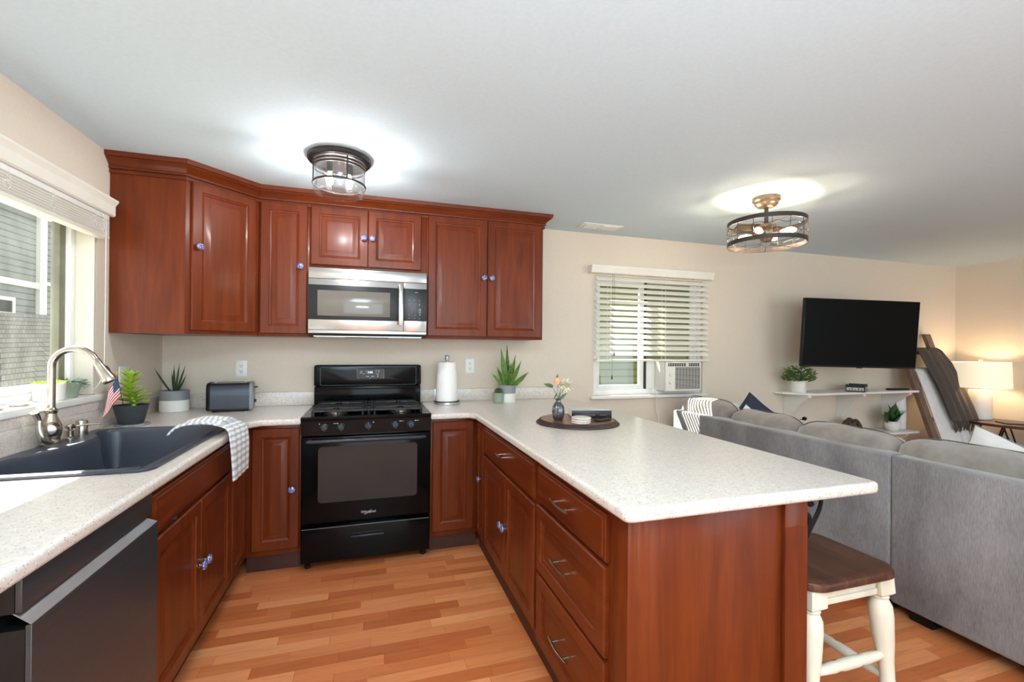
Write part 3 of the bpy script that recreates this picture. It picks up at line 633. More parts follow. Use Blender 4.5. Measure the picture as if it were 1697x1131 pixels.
mb.build('backsplash', counter, t)
t = thing('worktop', 'speckled off-white peninsula worktop with breakfast overhang, right of the range', 'countertop', (2.4, -1.3, ZW0))
outer = fillet([(1.6805, -0.640), (1.925, -0.640), (1.958, -0.69), (1.958, -2.514), (2.916, -2.514), (2.94, YB-0.002), (1.6805, YB-0.002)], {3: 0.03, 4: 0.03}, 0.03)
mb = MB(); slab(mb, outer, [], ZW0, ZW1, 0.013); mb.build('top', counter, t, smooth=30)
MB().box(1.6805, 2.925, YB-0.021, YB-0.002, ZW1+0.0003, ZW1+0.098, 0.003).build('backsplash', counter, t)
# scroll bracket under the overhang
def spiral(c, r0, r1, a0, a1, n=24):
    return [(c[0]+(r0+(r1-r0)*i/n)*math.cos(R(a0+(a1-a0)*i/n)), c[1]+(r0+(r1-r0)*i/n)*math.sin(R(a0+(a1-a0)*i/n))) for i in range(n+1)]
br = thing('scroll_bracket', 'black wrought iron scroll bracket under the peninsula overhang', 'bracket', (2.66, -2.44, 0.86))
yb_ = -2.445
mb = MB(); main = [(2.652, 0.67), (2.668, 0.725), (2.70, 0.775), (2.728, 0.82), (2.735, 0.85), (2.72, 0.866), (2.695, 0.866), (2.68, 0.852), (2.688, 0.838), (2.70, 0.842)]
mb.tube([(p[0], yb_, p[1]) for p in [tuple(q)[:2] for q in crom([(a, b, 0) for a, b in main], 6)]], 0.0055, 8, flat=1.4); mb.build('long_scroll', iron, br)
mb = MB(); sc = [(2.655, 0.70), (2.672, 0.74), (2.684, 0.775), (2.682, 0.80), (2.668, 0.808), (2.657, 0.795), (2.663, 0.782)]
mb.tube([(p[0], yb_, p[1]) for p in [tuple(q)[:2] for q in crom([(a, b, 0) for a, b in sc], 6)]], 0.006, 8, flat=1.6); mb.build('small_scroll', iron, br)
mb = MB(); mb.box(2.6445, 2.650, yb_-0.012, yb_+0.012, 0.60, 0.874, 0.001).box(2.6505, 2.84, yb_-0.012, yb_+0.012, 0.869, 0.8745, 0.001); mb.build('mounting_bar', iron, br)

# ------------------------------------------------------------------ sink
t = thing('kitchen_sink', 'blue-black composite drop-in sink set in the left worktop', 'sink', (0.3, -1.28, 0.7))
so = rrect(SX0, SX1, SY0, SY1, 0.05, 6)
bowl = [(0.565, -0.90), (0.550, -0.862), (0.51, -0.842), (0.17, -0.838), (0.10, -0.848), (0.070, -0.880), (0.066, -0.93), (0.082, -0.975), (0.112, -1.02), (0.128, -1.08), (0.132, -1.16), (0.126, -1.24), (0.105, -1.32), (0.075, -1.40), (0.055, -1.48), (0.05, -1.60), (0.06, -1.68), (0.10, -1.708), (0.50, -1.712), (0.548, -1.70), (0.566, -1.66)]
bs = [tuple(q)[:2] for q in crom([(a, b, 0) for a, b in bowl], 4, True)]
mb = MB(); zt = ZW1+0.012
slab(mb, so, [inset(bs, -0.006)], ZW1+0.0005, zt, 0.009)
b2 = MB(); prof = [(-0.006, zt), (-0.002, zt+0.0005), (0.003, zt-0.004), (0.008, zt-0.02), (0.018, 0.80), (0.03, 0.74), (0.055, 0.724), (0.10, 0.72)]
mb.loops([[(p[0], p[1], z) for p in inset(bs, d)] for d, z in prof], False, True)
mb.build('basin', sinkm, t, smooth=40)
mb = MB(); mb.lathe([(0.0, 0.7215), (0.028, 0.7215), (0.042, 0.724), (0.045, 0.7215)], (0.33, -1.28, 0), 'z', 24); mb.build('drain', nickel, t)

# ------------------------------------------------------------------ faucet set
fx_, fy_ = 0.022, -1.172; zr = zt+0.0006
t = thing('faucet', 'brushed nickel gooseneck pull-down faucet standing behind the sink', 'faucet', (fx_, fy_, zr))
mb = MB(); mb.lathe([(0.032, 0), (0.033, 0.004), (0.031, 0.010), (0.029, 0.022), (0.033, 0.034), (0.036, 0.055), (0.034, 0.075), (0.027, 0.095), (0.020, 0.112), (0.018, 0.125), (0.022, 0.132), (0.022, 0.140), (0.017, 0.144), (0.0145, 0.15)], (fx_, fy_, zr), 'z', 32); mb.build('body', nickel, t)
arc = [(fx_, fy_, zr+0.148), (fx_, fy_, 1.235)]
hd = Vector((1.0, 0.0, 0)); rr_ = 0.078
for i in range(1, 17):
    a = PI-(PI*0.86)*i/16; arc.append((fx_+hd.x*(rr_+rr_*math.cos(a)), fy_, 1.247+rr_*math.sin(a)))
mb = MB(); mb.tube(arc, 0.0135, 16); mb.build('neck', nickel, t)
e = Vector(arc[-1]); dv = (Vector(arc[-1])-Vector(arc[-2])).normalized(); 
def tb(mb, prof, o, d, n=20):
    q = d.to_track_quat('Z', 'Y').to_matrix().to_4x4(); s = mb.M; mb.M = Matrix.Translation(o) @ q; mb.lathe(prof, (0, 0, 0), 'z', n); mb.M = s
mb = MB(); tb(mb, [(0.0138, 0.001), (0.015, 0.003), (0.0155, 0.03), (0.019, 0.06), (0.026, 0.095), (0.027, 0.108), (0.025, 0.112), (0.018, 0.112)], e, dv); hdp = mb.build('spray_head', nickel, t)
mb = MB(); side = Vector((0.55, 0.75, 0.25)).normalized(); pb = e+dv*0.055+side*0.018
tb(mb, [(0.0, -0.016), (0.006, -0.014), (0.0075, 0), (0.006, 0.016), (0, 0.018)], pb, dv); mb.build('spray_button', blackp, hdp)
mb = MB(); ctr = Vector((fx_+0.015, fy_-0.022, zr+0.062)); tb(mb, [(0.0, -0.03), (0.024, -0.022), (0.031, 0), (0.028, 0.018), (0.018, 0.032), (0.0, 0.036)], ctr, Vector((0.35, -0.9, 0.05)).normalized()); mb.build('handle_hub', nickel, t)
mb = MB(); pts = crom([(fx_+0.028, fy_-0.056, zr+0.012), (fx_+0.022, fy_-0.088, zr+0.03), (fx_+0.012, fy_-0.094, zr+0.07), (fx_+0.006, fy_-0.088, zr+0.11), (fx_+0.002, fy_-0.104, zr+0.143)], 6)
mb.tube(pts, 0.010, 12, flat=0.7, rr=[0.015-0.004*math.sin(PI*i/(len(pts)-1)) for i in range(len(pts))]); mb.build('lever', nickel, t)
t = thing('soap_dispenser', 'short brushed nickel soap dispenser pump beside the faucet', 'dispenser', (0.045, -1.03, zr))
sx, sy = 0.040, -1.078
MB().lathe([(0.021, 0), (0.021, 0.003), (0.016, 0.007), (0.012, 0.010), (0.012, 0.036), (0.009, 0.040), (0.009, 0.044), (0.017, 0.046), (0.018, 0.056), (0.010, 0.063), (0, 0.065)], (sx, sy, zr), 'z', 24).build('pump', nickel, t)
MB().tube([(sx+0.012, sy+0.008, zr+0.053), (sx+0.045, sy+0.028, zr+0.056), (sx+0.082, sy+0.045, zr+0.056), (sx+0.090, sy+0.049, zr+0.053)], 0.0045, 10, flat=0.8).build('nozzle', nickel, t)
mb = MB(); mb.lathe([(0.025, 0), (0.025, 0.004), (0.0225, 0.006), (0.0225, 0.062), (0.020, 0.068), (0.012, 0.070), (0, 0.070)], (0.036, -0.990, zr), 'z', 28); tag(mb.build('air_gap_cap', nickel), 'plain brushed nickel cylinder cap behind the soap dispenser', 'cap')

# ------------------------------------------------------------------ towel over the worktop edge
def towel_fn(off):
    path_ = crom([(0.47, -1.03, 0.940), (0.50, -1.035, 0.964), (0.56, -1.04, 0.972), (0.62, -1.045, 0.968), (0.672, -1.05, 0.945), (0.689, -1.055, 0.88), (0.696, -1.06, 0.80), (0.70, -1.065, 0.715)], 8)
    def fn(u, v):
        s = v*(len(path_)-1); i = min(int(s), len(path_)-2); q = s-i; p = Vector(path_[i])*(1-q)+Vector(path_[i+1])*q
        wd = 0.185-0.065*min(1, v/0.5)
        if v > 0.5: wd = 0.120+0.03*(v-0.5)
        bul = 0.010*math.sin(u*PI*3.5+v*3)+0.006*math.sin(u*11+v*6)
        tilt = -0.04*(1-v)*(u-0.5)
        flat = 1 if v < 0.5 else 0
        end = 0.02*(math.sin(u*PI)) if v < 0.5 else 0
        return (p.x+(0 if flat else abs(bul)*1.2+0.002)+(u-0.5)*0.05*(1-v), p.y+(u-0.5)*wd*2*(0.9), p.z+(abs(bul)+end*0.6-0.010*abs(u-.5) if flat else 0)+tilt*0.3)
    return fn
mb = MB(); mb.grid(towel_fn(0), 26, 60); t = mb.build('dish_towel', towelm, smooth=80, solid=0.007); tag(t, 'grey and white striped dish towel draped over the sink corner and worktop edge', 'towel')

# ------------------------------------------------------------------ dishwasher
DY0, DY1 = -2.405, -1.838
t = thing('dishwasher', 'black stainless dishwasher under the left worktop', 'dishwasher', (0.35, -2.14, 0))
MB().box(0.06, 0.60, DY0+0.004, DY1-0.004, 0.09, 0.872).build('tub', blackp, t)
MB().box(0.06, 0.56, DY0+0.01, DY1-0.01, 0.0, 0.0895).build('toe_kick', blackp, t)
mb = MB(); mb.box(0.628, 0.640, DY0, DY1, 0.802, 0.871, 0.002); mb.build('control_strip', blacksteel, t)
MB().box(0.6005, 0.6275, DY0, DY1, 0.802, 0.871).build('strip_side', blackp, t)
mb = MB(); mb.box(0.645, 0.656, DY0, DY1, 0.10, 0.776, 0.0015); mb.build('door', blacksteel, t, smooth=20)
MB().box(0.6005, 0.6445, DY0, DY1, 0.10, 0.768).build('door_side', blackp, t)
mb = MB(); ya, yb2, yc2 = DY0+0.001, DY1-0.002, DY1-0.035
mb.add([(0.6555, ya, 0.778), (0.6555, yb2, 0.778), (0.615, yc2, 0.812), (0.615, ya, 0.812), (0.6535, ya, 0.7765), (0.6535, yb2, 0.7765), (0.613, yc2, 0.8105), (0.613, ya, 0.8105)], [(0, 1, 2, 3), (4, 7, 6, 5), (0, 4, 5, 1), (2, 6, 7, 3), (0, 3, 7, 4), (1, 5, 6, 2)]); mb.build('handle_ledge', blacksteel_lit, t)

# ------------------------------------------------------------------ range
RX0, RX1 = 0.9175, 1.6755; rc = (RX0+RX1)/2
t = thing('gas_range', 'black freestanding gas range between the cherry base cabinets', 'range', (rc, -0.3, 0))
MB().box(RX0, RX1, -0.615, -0.02, 0.045, 0.905, 0.002).build('body', blackg, t)
for x in (RX0+0.035, RX1-0.035):
    MB().lathe([(0.018, 0), (0.018, 0.02), (0.013, 0.024), (0.013, 0.0445)], (x, -0.585, 0), 'z', 14).build('foot', blackp, t)
    MB().lathe([(0.018, 0), (0.018, 0.02), (0.013, 0.024), (0.013, 0.0445)], (x, -0.07, 0), 'z', 14).build('foot', blackp, t)
mb = MB(); mb.loops([[(x, -0.675, 0.903), (x, -0.678, 0.917), (x, -0.668, 0.925), (x, -0.62, 0.925), (x, -0.60, 0.917), (x, -0.075, 0.917), (x, -0.065, 0.922), (x, -0.065, 0.9055), (x, -0.665, 0.9055)] for x in (RX0-0.0005, RX1+0.0005)]); mb.build('cooktop', blackg, t)
mb = MB(); mb.loops([[(x, -0.6155, 0.9045), (x, -0.668, 0.9045), (x, -0.671, 0.90), (x, -0.666, 0.815), (x, -0.6155, 0.812)] for x in (RX0, RX1)]); cp = mb.build('control_panel', blackg, t)
for x in (1.047, 1.141, 1.297, 1.456, 1.551):
    k = MB(); c = (x, -0.6695, 0.859)
    k.lathe([(0.024, 0.0), (0.024, 0.005), (0.020, 0.009), (0.0185, 0.024), (0.015, 0.027), (0, 0.0275)], c, '-y', 24); k.box(x-0.005, x+0.005, -0.703, -0.690, 0.838, 0.880, 0.002)
    k.build('control_knob', toastm, t, label='grey ribbed burner knob')
mk = MB()
for x, w_ in ((1.018, .008), (1.108, .022), (1.325, .008), (1.493, .024), (1.588, .022)): mk.box(x-w_/2, x+w_/2, -0.6712, -0.6708, 0.8815, 0.8835)
for x in (1.018, 1.12, 1.325, 1.484, 1.577): mk.lathe([(0.003, 0), (0.003, 0.0006)], (x, -0.671, 0.8825), '-y', 10)
mk.build('knob_marking', marks, cp)
# door
mb = MB(); mb.box(RX0+0.002, RX1-0.002, -0.660, -0.6165, 0.288, 0.803, 0.006); od = mb.build('oven_door', blackg, t)
mb = MB(); mb.prism([(a, b) for a, b in rrect(1.012, 1.592, 0.408, 0.742, 0.02)], -0.6615, -0.6602, 'xz'); mb.build('window', ovenglass, od, label='smoked oven window')
mb = MB(); hp = crom([(RX0+0.045, -0.668, 0.778), (RX0+0.06, -0.692, 0.780), (rc-0.15, -0.70, 0.782), (rc+0.15, -0.70, 0.782), (RX1-0.06, -0.692, 0.780), (RX1-0.045, -0.668, 0.778)], 8)
mb.tube(hp, 0.015, 12, flat=0.8); mb.box(RX0+0.04, RX0+0.06, -0.69, -0.6605, 0.767, 0.79, 0.003).box(RX1-0.06, RX1-0.04, -0.69, -0.6605, 0.767, 0.79, 0.003); mb.build('handle', noisy('dark_grey_handle', srgb(46, 46, 48), srgb(54, 54, 56), 10, 0.35), od)
mb = MB(); put_text(mb, 'Whirlpool', 0.021, (rc+0.003, -0.6606, 0.332), shear=0.1)
pts = crom([(rc+0.022, -0.6612, 0.344), (rc+0.012, -0.6612, 0.334), (rc-0.008, -0.6612, 0.322), (rc-0.02, -0.6612, 0.318)], 6); mb.tube(pts, 0.0012, 6)
mb.build('logo', marks, od)
# drawer
mb = MB(); mb.box(RX0+0.002, RX1-0.002, -0.655, -0.6165, 0.052, 0.262, 0.005); dw = mb.build('storage_drawer', blackg, t)
MB().box(RX0+0.006, RX1-0.006, -0.6562, -0.6552, 0.254, 0.257).build('trim_line', marks_d, dw)
mb = MB(); mb.box(1.20, 1.394, -0.668, -0.6555, 0.184, 0.196, 0.003).box(1.205, 1.389, -0.6568, -0.6556, 0.206, 0.209); mb.build('handle', toastm, dw, label='grey bar handle')
# backguard
mb = MB(); mb.box(RX0+0.004, RX1-0.004, -0.06, -0.0, 0.9225, 1.052, 0.004)
mb.box(RX0+0.01, RX1-0.01, -0.066, -0.0605, 1.032, 1.044, 0.002)
bgd = mb.build('backguard', blackg, t)
mb = MB(); mb.loops([[(q[0], y, q[1]) for q in rrect(RX0+0.001+i, RX1-0.001-i, 1.053+i, 1.210-i, 0.018)] for y, i in ((0.0, 0), (-0.062, 0), (-0.070, 0.004), (-0.073, 0.012))])
cpan = mb.build('console', blackg, t)
pts = [(q[0], -0.0735, q[1]) for q in rrect(RX0+0.045, RX1-0.04, 1.062, 1.196, 0.012)]
MB().tube(pts, 0.0016, 6, closed=True).build('console_edge', marks_d, cpan)
mb = MB(); mb.prism([(a, b) for a, b in rrect(1.211, 1.400, 1.108, 1.182, 0.006)], -0.0765, -0.0736, 'xz'); dp = mb.build('clock_display', book_k, cpan)
MB().tube([(q[0], -0.0768, q[1]) for q in rrect(1.211, 1.400, 1.108, 1.182, 0.006)], 0.0012, 6, closed=True).build('display_bezel', nickel, dp)
mb = MB(); put_text(mb, '3:05', 0.022, (1.303, -0.0770, 1.155)); mb.build('clock_digits', disp_b, dp)
mb = MB()
for x, z, w_, h_ in ((1.242, 1.162, .012, .004), (1.237, 1.152, .014, .004), (1.256, 1.146, .012, .003), (1.276, 1.164, .010, .003), (1.276, 1.150, .008, .002), (1.277, 1.125, .008, .004), (1.289, 1.125, .010, .005), (1.316, 1.125, .012, .005), (1.329, 1.125, .008, .004), (1.345, 1.168, .008, .003), (1.345, 1.160, .007, .002), (1.345, 1.150, .007, .003), (1.364, 1.168, .012, .003), (1.364, 1.158, .007, .005), (1.357, 1.142, .008, .005), (1.357, 1.134, .014, .0015), (1.357, 1.125, .008, .005), (1.303, 1.113, .014, .002)): mb.box(x-w_/2, x+w_/2, -0.0772, -0.0766, z-h_/2, z+h_/2)
mb.build('button_print', marks, dp)
# burners and grates
for x, y, r in ((1.10, -0.50, 0.045), (1.10, -0.20, 0.035), (1.495, -0.50, 0.042), (1.495, -0.20, 0.035)):
    MB().lathe([(0.075, 0.9172), (0.07, 0.921), (r, 0.922), (r, 0.930), (r*0.9, 0.934), (0, 0.936)], (x, y, 0), 'z', 24).build('burner', pewter if y < -0.4 else blackm, t)
mb = MB(); mb.lathe([(0.05, 0.9172), (0.035, 0.922), (0.035, 0.932), (0, 0.934)], (rc, -0.35, 0), 'z', 24, sy=2.0); mb.build('burner', blackm, t)
def grate(x0, x1, cx_):
    g = MB(); y0, y1, z0, z1 = -0.590, -0.095, 0.940, 0.952
    g.box(x0, x1, y0, y0+0.016, z0, z1, 0.003).box(x0, x1, y1-0.016, y1, z0, z1, 0.003).box(x0, x0+0.016, y0+0.016, y1-0.016, z0, z1, 0.003).box(x1-0.016, x1, y0+0.016, y1-0.016, z0, z1, 0.003)
    for cy_ in (-0.49, -0.215):
        for dx in (-0.028, 0.028): pass
        g.box(cx_-0.004, cx_+0.004, cy_-0.095, cy_-0.018, z0, z1+0.003, 0.002).box(cx_-0.004, cx_+0.004, cy_+0.018, cy_+0.095, z0, z1+0.003, 0.002)
        g.box(x0+0.016, cx_-0.018, cy_-0.004, cy_+0.004, z0, z1+0.003, 0.002).box(cx_+0.018, x1-0.016, cy_-0.004, cy_+0.004, z0, z1+0.003, 0.002)
        # broad flat webs around each burner opening
        for sx_ in (-1, 1):
            xa_, xb_ = (x0+0.016, cx_-0.062) if sx_ < 0 else (cx_+0.062, x1-0.016)
            g.box(xa_, xb_, cy_-0.11, cy_+0.11, z0+0.002, z1-0.001, 0.002)
        g.box(cx_-0.062, cx_+0.062, cy_-0.11, cy_-0.06, z0+0.002, z1-0.001, 0.002).box(cx_-0.062, cx_+0.062, cy_+0.06, cy_+0.11, z0+0.002, z1-0.001, 0.002)
    g.box(x0+0.016, x1-0.016, -0.38, -0.325, z0+0.001, z1-0.001, 0.002)
    for x in (x0+0.006, x1-0.006, (x0+x1)/2):
        for y in (y0+0.008, y1-0.008): g.tube([(x, y, 0.9175 if y < -0.2 else 0.9175), (x, y, z0+0.002)], 0.006, 8)
    g.build('grate', blackm, t)
grate(RX0+0.045, rc-0.03, 1.10); grate(rc+0.03, RX1-0.045, 1.495)
mb = MB(); mb.box(rc-0.028, rc-0.012, -0.59, -0.095, 0.940, 0.952, 0.003).box(rc+0.012, rc+0.028, -0.59, -0.095, 0.940, 0.952, 0.003)
for y in (-0.58, -0.45, -0.3, -0.15): mb.box(rc-0.012, rc+0.012, y, y+0.014, 0.942, 0.951, 0.002)
mb.tube([(rc, -0.573, 0.9175), (rc, -0.573, 0.945)], 0.006, 8).tube([(rc, -0.143, 0.9175), (rc, -0.143, 0.945)], 0.006, 8); mb.build('grate', blackm, t)

# ------------------------------------------------------------------ microwave
MX0, MX1, MF = 0.9165, 1.6735, -0.385
t = thing('microwave', 'stainless over-the-range microwave under the short wall cabinet', 'microwave', (1.295, -0.2, 1.42))
MB().box(MX0+0.002, MX1-0.002, MF+0.022, YB-0.002, 1.415, 1.859, 0.002).build('body', blackp, t)
MB().box(MX0, MX1, MF-0.002, MF+0.0215, 1.789, 1.859, 0.003).build('top_vent_strip', steel_h, t)
XD = 1.517
mb = MB(); mb.box(MX0, XD-0.001, MF-0.004, MF+0.0215, 1.452, 1.787, 0.003); md = mb.build('door', steel_h, t)
MB().box(MX0+0.001, XD-0.034, MF-0.0065, MF-0.0042, 1.520, 1.747, 0.001).build('door_glass', book_k, md)
MB().box(0.972, 1.428, MF-0.0075, MF-0.0066, 1.546, 1.712, 0.0003).build('window', mwglass, md)
mb = MB(); mb.box(XD-0.033, XD-0.006, MF-0.034, MF-0.024, 1.490, 1.770, 0.004).box(XD-0.028, XD-0.011, MF-0.024, MF-0.0045, 1.50, 1.515, 0.002).box(XD-0.028, XD-0.011, MF-0.024, MF-0.0045, 1.745, 1.76, 0.002); mb.build('handle', steel_h, md)
mb = MB(); mb.box(XD+0.001, MX1, MF-0.004, MF+0.0215, 1.452, 1.787, 0.003); mp_ = mb.build('control_side', steel_h, t)
MB().box(XD-0.003+0.005, MX1-0.001, MF-0.0065, MF-0.0042, 1.524, 1.747, 0.001).build('keypad', book_k, mp_)
mb = MB()
for r_, row in enumerate(('123', '456', '789', ' 0 ')):
    for c_, ch in enumerate(row):
        if ch != ' ': put_text(mb, ch, 0.010, (1.551+0.022*c_, MF-0.0066, 1.610-0.0155*r_), extrude=0.0002)
for x, z, w_, h_ in ((1.556, 1.670, .012, .003), (1.556, 1.664, .013, .003), (1.590, 1.667, .006, .009), (1.625, 1.672, .010, .002), (1.625, 1.662, .010, .003), (1.556, 1.645, .016, .002), (1.577, 1.645, .008, .003), (1.600, 1.643, .010, .004), (1.626, 1.638, .008, .016), (1.556, 1.633, .012, .002), (1.59, 1.631, .009, .003), (1.628, 1.603, .016, .015), (1.628, 1.586, .016, .012), (1.628, 1.568, .009, .012), (1.553, 1.565, .009, .006), (1.596, 1.563, .008, .006), (1.556, 1.543, .011, .006), (1.592, 1.543, .014, .004), (1.625, 1.542, .010, .006), (1.603, 1.722, .020, .006)): mb.box(x-w_/2, x+w_/2, MF-0.007, MF-0.0064, z-h_/2, z+h_/2)
mb.build('key_print', marks_d, mp_)
mb = MB(); mb.box(MX0+0.03, MX1-0.03, MF+0.03, -0.05, 1.409, 1.4145).box(MX0+0.0, MX1, MF+0.002, MF+0.02, 1.43, 1.4515, 0.002); mb.build('underside', steel, t)
mb = MB(); mb.box(1.14, 1.42, MF-0.0, MF+0.12, 1.4045, 1.4085, 0.001); mb.build('vent_grille', darkslot, t)

# ------------------------------------------------------------------ outlets
def outlet(name, label, face, at, w_=0.072, h_=0.116):
    t = thing(name, label, 'outlet', at)
    M = Matrix.Translation(at) @ (Matrix.Identity(4) if face == '-y' else Matrix.Rotation(R(90), 4, 'Z'))
    mb = MB(); mb.M = M; mb.box(-w_/2, w_/2, -0.006, -0.0003, -h_/2, h_/2, 0.003); mb.build('cover_plate', vinyl, t)
    for s in (-1, 1):
        mb = MB(); mb.M = M; mb.prism(rrect(-0.016, 0.016, s*0.02-0.014, s*0.02+0.014, 0.007), -0.0075, -0.0062, 'xz'); so_ = mb.build('socket', white, t)
        mb = MB(); mb.M = M; mb.box(-0.008, -0.0055, -0.0082, -0.0076, s*0.02-0.002, s*0.02+0.007).box(0.0055, 0.008, -0.0082, -0.0076, s*0.02-0.002, s*0.02+0.006).lathe([(0.003, 0.0076), (0.003, 0.0082)], (0, 0, s*0.02-0.008), '-y', 10); mb.build('slot', darkslot, so_)
outlet('wall_outlet', 'white duplex outlet on the back wall above the toaster', '-y', (0.434, YB, 1.182))
outlet('wall_outlet', 'white duplex outlet on the back wall between the paper towels and snake plant', '-y', (2.078, YB, 1.195))
outlet('wall_outlet', 'white duplex outlet on the left wall behind the small flag', '+x', (XL, -0.447, 1.165), 0.115)


# ------------------------------------------------------------------ left window blind (raised)
t = thing('window_blind', 'white slatted blind drawn up under its valance at the left window', 'blind', (0.0, -1.15, 2.0))
mb = MB(); mb.loops([[(XL+0.001, y, 2.008), (0.022, y, 2.008), (0.030, y, 2.014), (0.030, y, 2.060), (0.036, y, 2.072), (0.044, y, 2.083), (0.044, y, 2.092), (XL+0.001, y, 2.092)] for y in (-1.76, -0.705)]); mb.build('valance', blindm, t, smooth=20)
MB().box(-0.035, 0.015, -1.70, -0.728, 1.982, 2.007, 0.002).build('head_rail', white, t)
mb = MB()
for i in range(20): mb.box(-0.034+0.001*(i % 2), 0.016+0.001*((i*7) % 3), -1.70, -0.735, 1.905+0.0037*i, 1.9075+0.0037*i)
mb.build('slats', blindm, t, label='stack of gathered slats')
MB().box(-0.035, 0.019, -1.70, -0.732, 1.885, 1.9035, 0.004).build('bottom_rail', blindm, t)
for y in (-1.42, -1.17, -0.87, -0.80):
    mb = MB(); pts = [(0.02, y, 2.0)]
    for i in range(14): pts.append((0.024+0.004*math.sin(i*2.1), y+0.010*math.sin(i*1.7), 1.985-0.007*i))
    mb.tube(crom(pts, 3), 0.0011, 6)
    mb.tube([(0.021+0.004*math.cos(a), y+0.009*math.cos(a*1.0), 1.935+0.016*math.sin(a)) for a in [k*0.5 for k in range(13)]], 0.0011, 6); mb.build('cord', white, t)
mb = MB(); mb.tube(crom([(0.022, -0.775, 2.0), (0.022, -0.775, 1.6), (0.02, -0.772, 1.38), (0.018, -0.775, 1.22), (0.012, -0.80, 1.15), (0.0, -0.83, 1.12)], 8), 0.0012, 6); mb.build('pull_cord', white, t)

# ------------------------------------------------------------------ back window blind
t = thing('window_blind', 'cream slatted blind lowered over the window above the air conditioner', 'blind', (3.78, 0.0, 2.0))
mb = MB(); mb.loops([[(x, YB-0.001, 2.012), (x, YB-0.072, 2.012), (x, YB-0.076, 2.020), (x, YB-0.080, 2.050), (x, YB-0.086, 2.062), (x, YB-0.086, 2.078), (x, YB-0.001, 2.078)] for x in (3.135, 4.43)]); mb.build('valance', blindm, t, smooth=20)
mb = MB(); nS = 14
for i in range(nS):
    z = 1.972-0.0515*i; th = R(44); c_, s_ = math.cos(th), math.sin(th); yc = YB-0.037; hw = 0.025
    pr = []
    for k in range(5):
        q = -1+k/2; y = q*hw; zz = 0.002*(1-q*q); pr.append((yc+y*c_-zz*s_, z-y*s_*-1*-1 if False else z+y*s_+zz*c_))
    lo = [(a, b-0.0028) for a, b in pr][::-1]
    mb.loops([[(x, a, b) for a, b in pr+lo] for x in (3.20, 4.395)])
mb.build('slats', blindm, t, smooth=30)
MB().box(3.198, 4.397, YB-0.062, YB-0.012, 1.232, 1.252, 0.004).build('bottom_rail', blindm, t)
for x in (3.33, 3.90, 4.22): MB().tube([(x, YB-0.066, 2.01), (x, YB-0.066, 1.24)], 0.0013, 6).tube([(x, YB-0.008, 2.01), (x, YB-0.008, 1.24)], 0.0013, 6).build('ladder_cord', white, t)
MB().tube([(3.345, YB-0.07, 2.01), (3.347, YB-0.071, 1.6), (3.345, YB-0.07, 1.10)], 0.001, 6).lathe([(0.002, 1.115), (0.007, 1.085), (0.0075, 1.075), (0, 1.074)], (3.345, YB-0.07, 0), 'z', 12).build('pull_cord', tray_rim, t, label='cord with dark bell tassel')
MB().tube([(3.36, YB-0.075, 2.01), (3.362, YB-0.074, 1.31)], 0.001, 6).lathe([(0.002, 1.32), (0.007, 1.295), (0.0075, 1.285), (0, 1.284)], (3.362, YB-0.074, 0), 'z', 12).build('pull_cord', tray_rim, t, label='shorter cord with dark bell tassel')

# ------------------------------------------------------------------ window air conditioner
AX0, AX1, AF = 3.86, 4.245, -0.085
t = thing('air_conditioner', 'off-white window air conditioner below the back window blind', 'air conditioner', (4.05, 0.0, 0.96))
MB().box(AX0, AX1, AF+0.03, by+0.25, 0.962, 1.228, 0.006).build('case', acw, t)
MB().box(AX0-0.003, AX1+0.003, AF, AF+0.0295, 0.958, 1.230, 0.012).build('front_panel', acw, t)
mb = MB()
for z in [0.985+0.0125*i for i in range(16)]: mb.box(AX0+0.098, AX1-0.018, AF-0.003, AF-0.0005, z, z+0.004)
for x in [AX0+0.098+0.034*i for i in range(9)]: mb.box(x-0.001, x+0.001, AF-0.0035, AF-0.003, 0.985, 1.177)
gb = MB().box(AX0+0.096, AX1-0.016, AF-0.0004, AF+0.0005, 0.980, 1.182).build('grille_back', darkslot, t); mb.build('grille', acw, t)
mb = MB().box(AX0+0.02, AX0+0.215, AF-0.001, AF+0.001, 1.190, 1.218); mb.box(AX0+0.245, AX1-0.02, AF-0.001, AF+0.001, 1.190, 1.218); mb.build('air_outlet', darkslot, t)
mb = MB()
for x in [AX0+0.035+0.025*i for i in range(14)]: mb.box(x-0.0015, x+0.0015, AF-0.004, AF-0.0012, 1.190, 1.218)
mb.box(AX0+0.02, AX1-0.02, AF-0.004, AF-0.0012, 1.203, 1.205); mb.build('louvre', acw, t)
for z in (1.045, 1.115): MB().lathe([(0.017, 0), (0.016, 0.010), (0.012, 0.014), (0, 0.0145)], (AX0+0.045, AF-0.0003, z), '-y', 20).build('dial', acw, t)
MB().box(AX1+0.004, BW[1]-0.041, by-0.03, by-0.01, 0.976, 1.96, 0.002).box(3.752, AX0-0.004, by-0.03, by-0.01, 0.976, 1.24, 0.002).build('side_curtain', vinyl, t, label='white filler panels beside the unit')
mb = MB(); mb.tube(crom([(3.80, YB-0.02, 0.965), (3.81, YB-0.055, 0.955), (3.815, YB-0.056, 0.90), (3.83, YB-0.03, 0.80), (3.86, YB-0.03, 0.68), (3.87, YB-0.02, 0.5), (3.86, YB-0.02, 0.3)], 8), 0.0035, 8); mb.lathe([(0.0, 0), (0.012, 0.001), (0.012, 0.03), (0.006, 0.04)], (3.80, YB-0.028, 0.935), 'z', 10); mb.build('power_cord', white, t)

